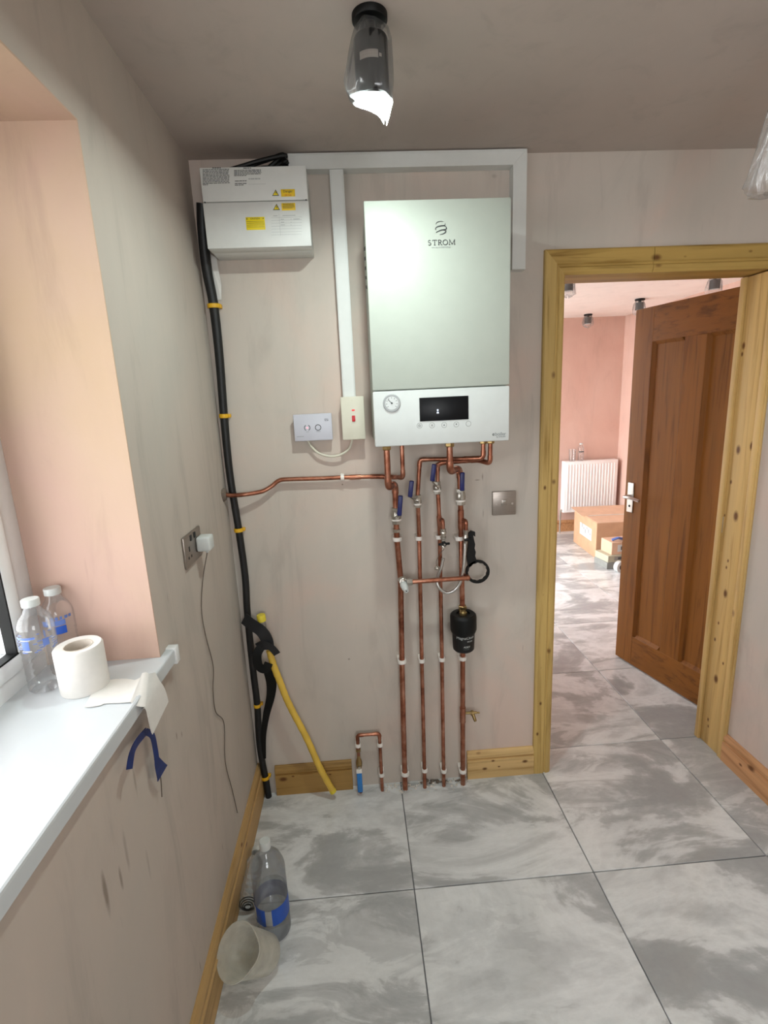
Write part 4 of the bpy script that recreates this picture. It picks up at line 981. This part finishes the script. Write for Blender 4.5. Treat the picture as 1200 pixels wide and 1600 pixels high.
# bottles on the sill
def bottle(name, label, x, y, z, hgt, r, capm, labm, group=None, mat=pet, lab=(.52, .66), ribs=True, arcs=((0, 2*math.pi),), rot=None):
    b = thing(name, label, 'bottle', (x, y, z), group)
    nr = .013
    prof = [(0.0, .004), (r*.55, .001), (r*.85, 0), (r*.97, hgt*.02)]
    k_ = 26; top = .70
    for i in range(k_+1):
        t = i/k_; h_ = hgt*(.03+t*(top-.03)); rr = r
        if ribs and t < .66: rr = r*(1-.045*(.5+.5*math.cos(t/.66*2*math.pi*6)))
        prof.append((rr, h_))
    prof += [(r*.96, hgt*.74), (r*.80, hgt*.81), (r*.55, hgt*.86), (nr*1.15, hgt*.90), (nr, hgt*.915), (nr, hgt*.93)]
    MB().lathe(prof, (x, y, z), (0, 0, 1), 32).build('body', mat, b)
    MB().lathe([(nr*.95, hgt*.925), (nr*1.22, hgt*.925), (nr*1.25, hgt*.94), (nr*1.25, hgt*.99), (nr*1.15, hgt), (0, hgt)], (x, y, z), (0, 0, 1), 28, wob=lambda i, a: 1+(.015 if i in (2, 3) else 0)*math.cos(a*24)).build('cap', capm, b)
    for a0, a1, l0, l1, lm in arcs:
        MB().lathe([(r*1.006, hgt*l0), (r*1.008, hgt*(l0+l1)/2), (r*1.006, hgt*l1)], (x, y, z), (0, 0, 1), 12, a0=math.radians(a0), a1=math.radians(a1)).build('label', lm, b)
    return b
# angles: 0 = +y (away), measured towards -x... labels printed on the sides
arcs_a = [(95, 140, .50, .53, bluepr), (95, 140, .55, .565, bluepr), (95, 140, .58, .60, bluepr), (95, 205, .615, .64, bluepr), (160, 185, .50, .60, bluepr), (155, 190, .485, .495, white), (155, 190, .605, .612, white), (225, 245, .52, .60, bluepr)] + [(q0, q0+random.uniform(8, 22), hq, hq+.009, bluepr) for hq in (.47, .485, .51, .535, .56, .585, .66) for q0 in (random.uniform(140, 160), random.uniform(195, 215), random.uniform(240, 260))]
cA = F(62, 1086, SZ); cB = F(112, 1062, SZ)
bottle('water_bottle', 'clear ribbed water bottle with white cap nearest the window glass', -.193, -.816, SZ+.0005, .192, .0330, white, bluepr, 'water bottles on the window board', pet, arcs=arcs_a)
arcs_b = [(150, 175, .60, .66, bluepr), (185, 235, .60, .66, bluepr), (195, 235, .50, .59, bluelab), (140, 155, .48, .56, bluepr)] + [(q0, q0+random.uniform(5, 12), .665, .70, bluepr) for q0 in (170, 186, 202, 218, 234, 250)]
bottle('water_bottle', 'clear water bottle with blue print standing behind the toilet roll', -.188, -.753+.003, SZ+.0005, .190, .0310, white, bluepr, 'water bottles on the window board', pet, arcs=arcs_b)
# toilet roll
RXC, RYC = -.110, -.830
tro = thing('toilet_roll', 'white toilet roll standing on the window board with paper trailing over the edge', 'toilet roll', (RXC, RYC, SZ))
R0, R1, RH = .045, .0255, .094
MB().lathe([(R1+.001, .001), (R0-.001, .0005), (R0, .004), (R0, RH-.004), (R0-.003, RH), (R1+.001, RH-.002)], (RXC, RYC, SZ), (0, 0, 1), 48, wob=lambda i, a: 1+.010*math.sin(a*2+1)).build('roll', paper, tro)
MB().lathe([(R1+.0012, .001), (R1+.0012, RH-.001), (R1-.0006, RH-.001), (R1-.0006, .001)], (RXC, RYC, SZ), (0, 0, 1), 40).build('core', kraft, tro)
tl_ = spline([V((RXC+.028, RYC-.035, SZ+.0025)), V((-.045, -.858, SZ+.002)), V((-.015, -.862, SZ+.0025)), V((.012, -.858, SZ+.003)), V((SX+.006, -.852, SZ-.008)), V((SX+.012, -.848, SZ-.03)), V((SX+.014, -.842, SZ-.075))], 5)
k_ = len(tl_); nr_ = [(V((0, 0, 1)) if i < 14 else V((.5, 0, .5)) if i < 19 else V((1, 0, 0))) for i in range(k_)]
strap(tl_, [.088+.008*math.sin(i*.5) for i in range(k_)], .0012, nr_).build('paper_tail', paper, tro)
# blue tape and wire below the sill
bt = thing('blue_tape', 'dark blue tape strands dangling from under the window board', 'tape', (SX, -.84, .9))
q = [S(228, 1143, .02), S(214, 1160, .02), S(206, 1178, .021), S(202, 1202, .02)]
strap(spline(q, 5), [.016]*16, .0015, (1, -.3, 0)).build('strand', bluet, bt)
q = [S(228, 1143, .02), S(238, 1150, .02), S(243, 1172, .018), S(246, 1190, .018), S(254, 1208, .018)]
q = spline(q, 5); strap(q, [.013 if i < 15 else .013+.004*(i-14) for i in range(len(q))], .0015, (1, -.3, .0)).build('strand', bluet, bt)
tag(MB().tube(spline([S(246, 1196, .014), S(251, 1215, .012), S(253, 1245, .010)], 5), .0012, 6).build('thin_wire', wire_m), 'short brown wire end hanging below the blue tape', 'wire')

# ================================================================== FLOOR THINGS
bx_, by_ = .139, -.548
bb = bottle('large_bottle', 'large clear bottle with blue wrap label standing on the tiles by the skirting', bx_, by_, .0005, .325, .050, white, bluelab, None, petb, ribs=False, arcs=[(0, 150, .22, .40, bluelab), (150, 168, .22, .40, bluelab), (190, 206, .22, .40, bluelab), (206, 360, .22, .40, bluelab), (168, 190, .23, .39, greyp), (100, 128, .25, .38, white)])
MB().lathe([(0, .003), (.046, .003), (.0485, .02), (.0485, .15), (0, .15)], (bx_, by_, .0005), (0, 0, 1), 32).build('water', waterm, bb)
# ribbed clear bottle lying on its side behind the jug
sx_, sy_ = .050, -.435
lb = thing('small_bottle', 'small ribbed bottle lying against the skirting behind the jug', 'bottle', (sx_, sy_, 0))
ax_ = V((-.05, .98, .05)).normalized(); pr = [(0, .012), (.012, .004), (.022, 0), (.029, .003)]
for i in range(40): pr.append((.030-.0022*(.5+.5*math.cos(i*.9)), .006+i*.0035))
pr += [(.026, .155), (.016, .172), (.0115, .18), (.0115, .19)]
MB().lathe(pr, V((sx_, sy_-.06, .031)), ax_, 28).build('body', petb, lb)
MB().lathe([(.011, .188), (.014, .188), (.014, .203), (0, .203)], V((sx_, sy_-.06, .031)), ax_, 20).build('cap', white, lb)
for i in range(4): MB().torus(V((sx_, sy_-.0605-.0, .031))+ax_*(.001+.003*i), .010+.0055*i, .0016, ax_, 24, 6).build('base_ring', blackm, lb)
# jug leaning on the skirting
ja = V((-.46, -.46, .76)).normalized()
JS = 1.22; JSP = 4.3
pj = [(0, .002), (.036, 0), (.040, .004), (.044, .04), (.048, .08), (.0505, .100), (.053, .108), (.0545, .110), (.053, .111), (.0495, .106), (.046, .08), (.042, .04), (.038, .006), (0, .005)]
pj = [(r_*JS, h_*JS) for r_, h_ in pj]
off = -min((ja*h_).z - r_*math.sqrt(max(0, 1-ja.z**2)) for r_, h_ in pj)
mouth = F(369, 1487, off+ja.z*.111*JS)
jb = mouth-ja*.111*JS; jb.z = off+.0006
jug = thing('measuring_jug', 'milky plastic measuring jug tipped over against the skirting', 'jug', (jb.x, jb.y, 0))
MB().lathe(pj, jb, ja, 48, wob=lambda i, a: 1+(.20 if 5 <= i <= 9 else .03)*max(0, math.cos(a-JSP))**10).build('body', jugm, jug)
e1 = (V((0, 1, 0))-ja*ja.y).normalized(); e2 = ja.cross(e1)
hd_ = (e1*math.cos(JSP+math.pi)+e2*math.sin(JSP+math.pi))
MB().tube(fillet([jb+ja*.10*JS+hd_*.049*JS, jb+ja*.10*JS+hd_*.074*JS, jb+ja*.03*JS+hd_*.072*JS, jb+ja*.026*JS+hd_*.042*JS], .014)[0], .006, 10).build('handle', jugm, jug)

# ================================================================== CEILING LAMPS
def bag(name, pts_r, c, mat, par, seed=0, lean=(0, 0), n=36, xo=None):
    rnd = random.Random(seed); ph = [rnd.uniform(0, 6.28) for _ in range(6)]
    mb = MB(); vs = []; fs = []; k_ = len(pts_r)
    for i, (r, h_) in enumerate(pts_r):
        t = i/(k_-1)
        for j in range(n):
            a = 2*math.pi*j/n
            f = 1+.10*math.sin(3*a+ph[0]+2*t)+.07*math.sin(7*a+ph[1]-3*t)+.05*math.sin(11*a+ph[2]+6*t)
            vs.append(V((c[0]+(xo[i] if xo else 0)+r*f*math.cos(a), c[1]+lean[1]*t+r*f*math.sin(a), h_+(.008*math.sin(2*a+ph[3])+.006*math.sin(5*a+ph[4]))*t)))
    for i in range(k_-1):
        for j in range(n): fs.append((i*n+j, i*n+(j+1) % n, (i+1)*n+(j+1) % n, (i+1)*n+j))
    return mb.add(vs, fs).build(name, mat, par)
LX, LY = .545, -.592
def lamp(x, y, label, lit):
    L = thing('ceiling_spotlight', label, 'ceiling light', (x, y, H), 'bagged black ceiling spotlights')
    MB().lathe([(0, H-.0005), (.036, H-.0005), (.036, H-.010), (.034, H-.013), (0, H-.013)], (x, y, 0), (0, 0, 1), 36).build('base', black, L)
    MB().cyl((x, y, H-.013), (x, y, H-.042), .011, 16).build('stem', black, L)
    bd = MB().lathe([(0, 2.278), (.032, 2.278), (.0345, 2.274), (.0345, 2.172), (.031, 2.169), (.0295, 2.1755), (0, 2.1755)], (x, y, 0), (0, 0, 1), 36).build('body', blackm, L)
    MB().lathe([(.0349, 2.226), (.0349, 2.240)], (x, y, 0), (0, 0, 1), 12, a0=math.radians(135), a1=math.radians(200)).build('sticker', steel2, bd)
    MB().lathe([(.0349, 2.229), (.0349, 2.235)], (x, y, 0), (0, 0, 1), 6, a0=math.radians(203), a1=math.radians(213)).build('sticker', steel2, bd)
    MB().lathe([(0, 2.1735), (.0290, 2.1735), (.0290, 2.172), (0, 2.172)], (x, y, 0), (0, 0, 1), 28).build('lens', lens if lit else greyp, bd)
    return L
L1 = lamp(LX, LY, 'lit black ceiling spotlight wrapped in a clear plastic bag above the boiler', True)
bag('plastic_bag', [(.024, H-.015), (.031, 2.295), (.037, 2.275), (.041, 2.25), (.045, 2.22), (.048, 2.196), (.045, 2.180), (.041, 2.170), (.033, 2.164), (.022, 2.158), (.012, 2.149), (.003, 2.136)], (LX, LY), bagm, L1, 3, (0, 0), xo=[0, 0, -.002, -.006, -.009, -.011, -.009, -.004, .002, .012, .020, .023])
pl_ = bpy.data.lights.new('lamp_beam', 'AREA'); pl_.shape = 'DISK'; pl_.size = .040; pl_.energy = 9.8; pl_.color = (.88, 1.0, .95)
po = bpy.data.objects.new('lamp_beam', pl_); COL.objects.link(po); po.parent = L1; po.location = V((0, 0, 2.1715-H))
L2 = lamp(1.475, LY, 'unlit bagged ceiling spotlight at the right edge near the doorway', False)
bag('plastic_bag', [(.020, H-.014), (.030, 2.27), (.044, 2.22), (.058, 2.15), (.072, 2.08), (.086, 2.02), (.090, 1.995), (.060, 1.985), (.003, 1.982)], (1.475, LY), bagm, L2, 9, (0, 0))

# ================================================================== SECOND ROOM
rad = thing('radiator', 'white ribbed panel radiator on the pink far wall', 'radiator', (3.02, 3.55, .25))
rx0, rx1, rz0, rz1, ry = 2.735, 3.325, .245, .805, 3.53
MB().box((rx0, ry, rz0), (rx1, ry+.012, rz1), .003).build('front_panel', radw, rad)
for i in range(17):
    x = rx0+.035+i*(rx1-rx0-.07)/16; MB().box((x-.007, ry-.005, rz0+.03), (x+.007, ry+.001, rz1-.03), .003, 1).build('rib', radw, rad)
MB().box((rx0, ry+.004, rz1-.002), (rx1, Y2-.03, rz1+.004), .001).build('top_grille', radw, rad)
for x in (rx0-.002, rx1-.002): MB().box((x, ry+.002, rz0), (x+.004, Y2-.035, rz1), .001).build('side_panel', radw, rad)
MB().box((rx0+.02, Y2-.035, rz0), (rx1-.02, Y2-.001, rz1-.1)).build('bracket', radw, rad)
MB().cyl((rx0-.02, ry+.04, rz0+.03), (rx0-.02, ry+.04, .001), .008, 10).cyl((rx0-.02, ry+.04, rz0+.02), (rx0+.01, ry+.04, rz0+.02), .012, 10).build('valve', chrome, rad)
MB().cyl((rx1+.02, ry+.04, rz0+.05), (rx1+.02, ry+.04, .001), .008, 10).cyl((rx1+.02, ry+.04, rz0+.02), (rx1-.01, ry+.04, rz0+.02), .012, 10).build('valve', chrome, rad)
gl = thing('drinking_glass', 'clear drinking glass standing on the radiator', 'glass', (2.83, 3.575, rz1+.005))
MB().lathe([(0, .003), (.030, .001), (.034, .005), (.038, .13), (.036, .13), (.032, .01), (0, .008)], (2.83, 3.575, rz1+.0045), (0, 0, 1), 24).build('tumbler', pet, gl)
bottle('water_bottle', 'clear water bottle standing beside the glass on the radiator', 2.925, 3.575, rz1+.0045, .19, .032, white, bluepr, None, pet, arcs=[(120, 240, .5, .56, darkg)])
# cardboard box
cb = thing('cardboard_box', 'large brown cardboard box with taped lid on the floor by the radiator', 'box', (2.95, 2.95, 0))
e1 = V((2.679, 2.641, 0)); ea = V((.997, -.07, 0)).normalized(); eb = V((.07, .997, 0)).normalized()
bw, bd_, bh = .66, .58, .345
cc = e1+ea*bw/2+eb*bd_/2
MB().obox(cc+V((0, 0, bh/2+.0005)), (bw, bd_, bh), (ea, eb, (0, 0, 1)), .004, 1).build('carton', card, cb)
MB().obox(cc+eb*(-bd_*.25)+V((0, 0, bh+.004)), (bw, bd_*.5, .004), (ea, eb, (0, 0, 1)), .001, 1).build('flap', cardl, cb)
MB().obox(cc+eb*(bd_*.25)+V((0, 0, bh+.018)), (bw*1.12, bd_*.5, .004), (ea, (eb+V((0, 0, .09))).normalized(), (eb*-.09+V((0, 0, 1))).normalized()), .001, 1).build('flap', cardl, cb)
MB().obox(cc+V((0, 0, bh+.0075)), (bw*.9, .05, .001), (ea, eb, (0, 0, 1))).build('tape', kraft, cb)
MB().obox(e1-ea*.0008+eb*(bd_*.45)+V((0, 0, .2)), (.001, .30, .12), (ea, eb, (0, 0, 1))).build('shipping_label', white, cb)
mb = MB()
for i in range(6): mb.obox(e1-ea*.0016+eb*(bd_*(.25+.07*i))+V((0, 0, .20+.02*(i % 3))), (.001, .025, .02+.02*(i % 2)), (ea, eb, (0, 0, 1)))
mb.build('label_print', greyp, cb)
def carton(name, label, px, py, y, sz, m, z=0.0005, rz=0.0, cat='box', labm=None):
    c = W(px, py, y); t = thing(name, label, cat, (c.x+sz[0]/2, y+sz[1]/2, z))
    A = V((math.cos(rz), math.sin(rz), 0)); B_ = V((-math.sin(rz), math.cos(rz), 0)); cc = V((c.x+sz[0]/2, y+sz[1]/2, z+sz[2]/2))
    MB().obox(cc, sz, (A, B_, (0, 0, 1)), .003, 1).build('carton', m, t)
    MB().obox(cc-B_*(sz[1]/2+.0005), (sz[0]*.5, .001, sz[2]*.55), (A, B_, (0, 0, 1))).build('label', labm or white, t)
    MB().obox(cc-B_*(sz[1]/2+.0012), (sz[0]*.22, .001, sz[2]*.28), (A, B_, (0, 0, 1))).build('print', darkg, t)
    return t
Y3 = 2.35
carton('flat_carton', 'lower of two flat grey packs on the floor before the cardboard box', 946, 872, Y3, (.26, .20, .062), tin, .0005, .1, labm=black)
carton('flat_carton', 'upper flat pack with lime end stacked on the grey pack', 947, 858, Y3, (.25, .19, .062), tinl, .063, .14, labm=tin)
carton('small_box', 'small brown box sitting on top of the two flat packs', 955, 838, Y3+.01, (.22, .17, .115), cardl, .1255, .08)
c = W(957, 828, Y3+.04); lp = MB()
lz = .2412
lp.tube(spline([V((c.x, Y3+.04, lz+.012)), V((c.x+.05, Y3+.03, lz+.03)), V((c.x+.1, Y3+.05, lz+.016)), V((c.x+.16, Y3+.05, lz+.02))], 6), .012, 10)
tag(lp.build('cloth_roll', bluepr), 'crumpled blue and white wrapper lying on the small brown box', 'wrapper')
tr_ = thing('tape_roll', 'white and black tape reel lying on edge beside the flat packs', 'tape reel', W(967, 885, 2.25))
c = W(968, 884, 2.25); c.z = .051
MB().lathe([(.022, -.02), (.05, -.02), (.05, .02), (.022, .02), (.022, -.02)], c, (.35, -1, .0), 28).build('reel', white, tr_)
MB().lathe([(.0, -.021), (.022, -.021), (.022, .021), (0, .021)], c, (.35, -1, .0), 20).build('core', black, tr_)
# far ceiling spotlights in bags
for i, (px, py, lab) in enumerate(((888, 436, 'bagged ceiling spotlight at the top left corner of the doorway'), (919, 495, 'bagged ceiling spotlight farthest away above the radiator'), (1000, 471, 'bagged ceiling spotlight just above the open door corner'), (1118, 434, 'bagged ceiling spotlight hanging over the middle of the open door'))):
    p = F(px, py-4, H2)
    L = thing('ceiling_spotlight', lab, 'ceiling light', (p.x, p.y, H2), 'bagged spotlights in the second room')
    MB().lathe([(0, H2-.0005), (.04, H2-.0005), (.04, H2-.014), (0, H2-.014)], (p.x, p.y, 0), (0, 0, 1), 24).cyl((p.x, p.y, H2-.014), (p.x, p.y, H2-.03), .012, 12).build('base', black, L)
    MB().lathe([(0, H2-.03), (.033, H2-.03), (.034, H2-.09), (0, H2-.09)], (p.x, p.y, 0), (0, 0, 1), 24).build('body', blackm, L)
    MB().lathe([(0, H2-.0905), (.028, H2-.0905), (.028, H2-.092), (0, H2-.092)], (p.x, p.y, 0), (0, 0, 1), 20).build('lens', white, L)
    bag('plastic_bag', [(.03, H2-.016), (.044, H2-.04), (.05, H2-.08), (.05, H2-.11), (.03, H2-.12), (.004, H2-.126)], (p.x, p.y), bagm, L, 20+i)
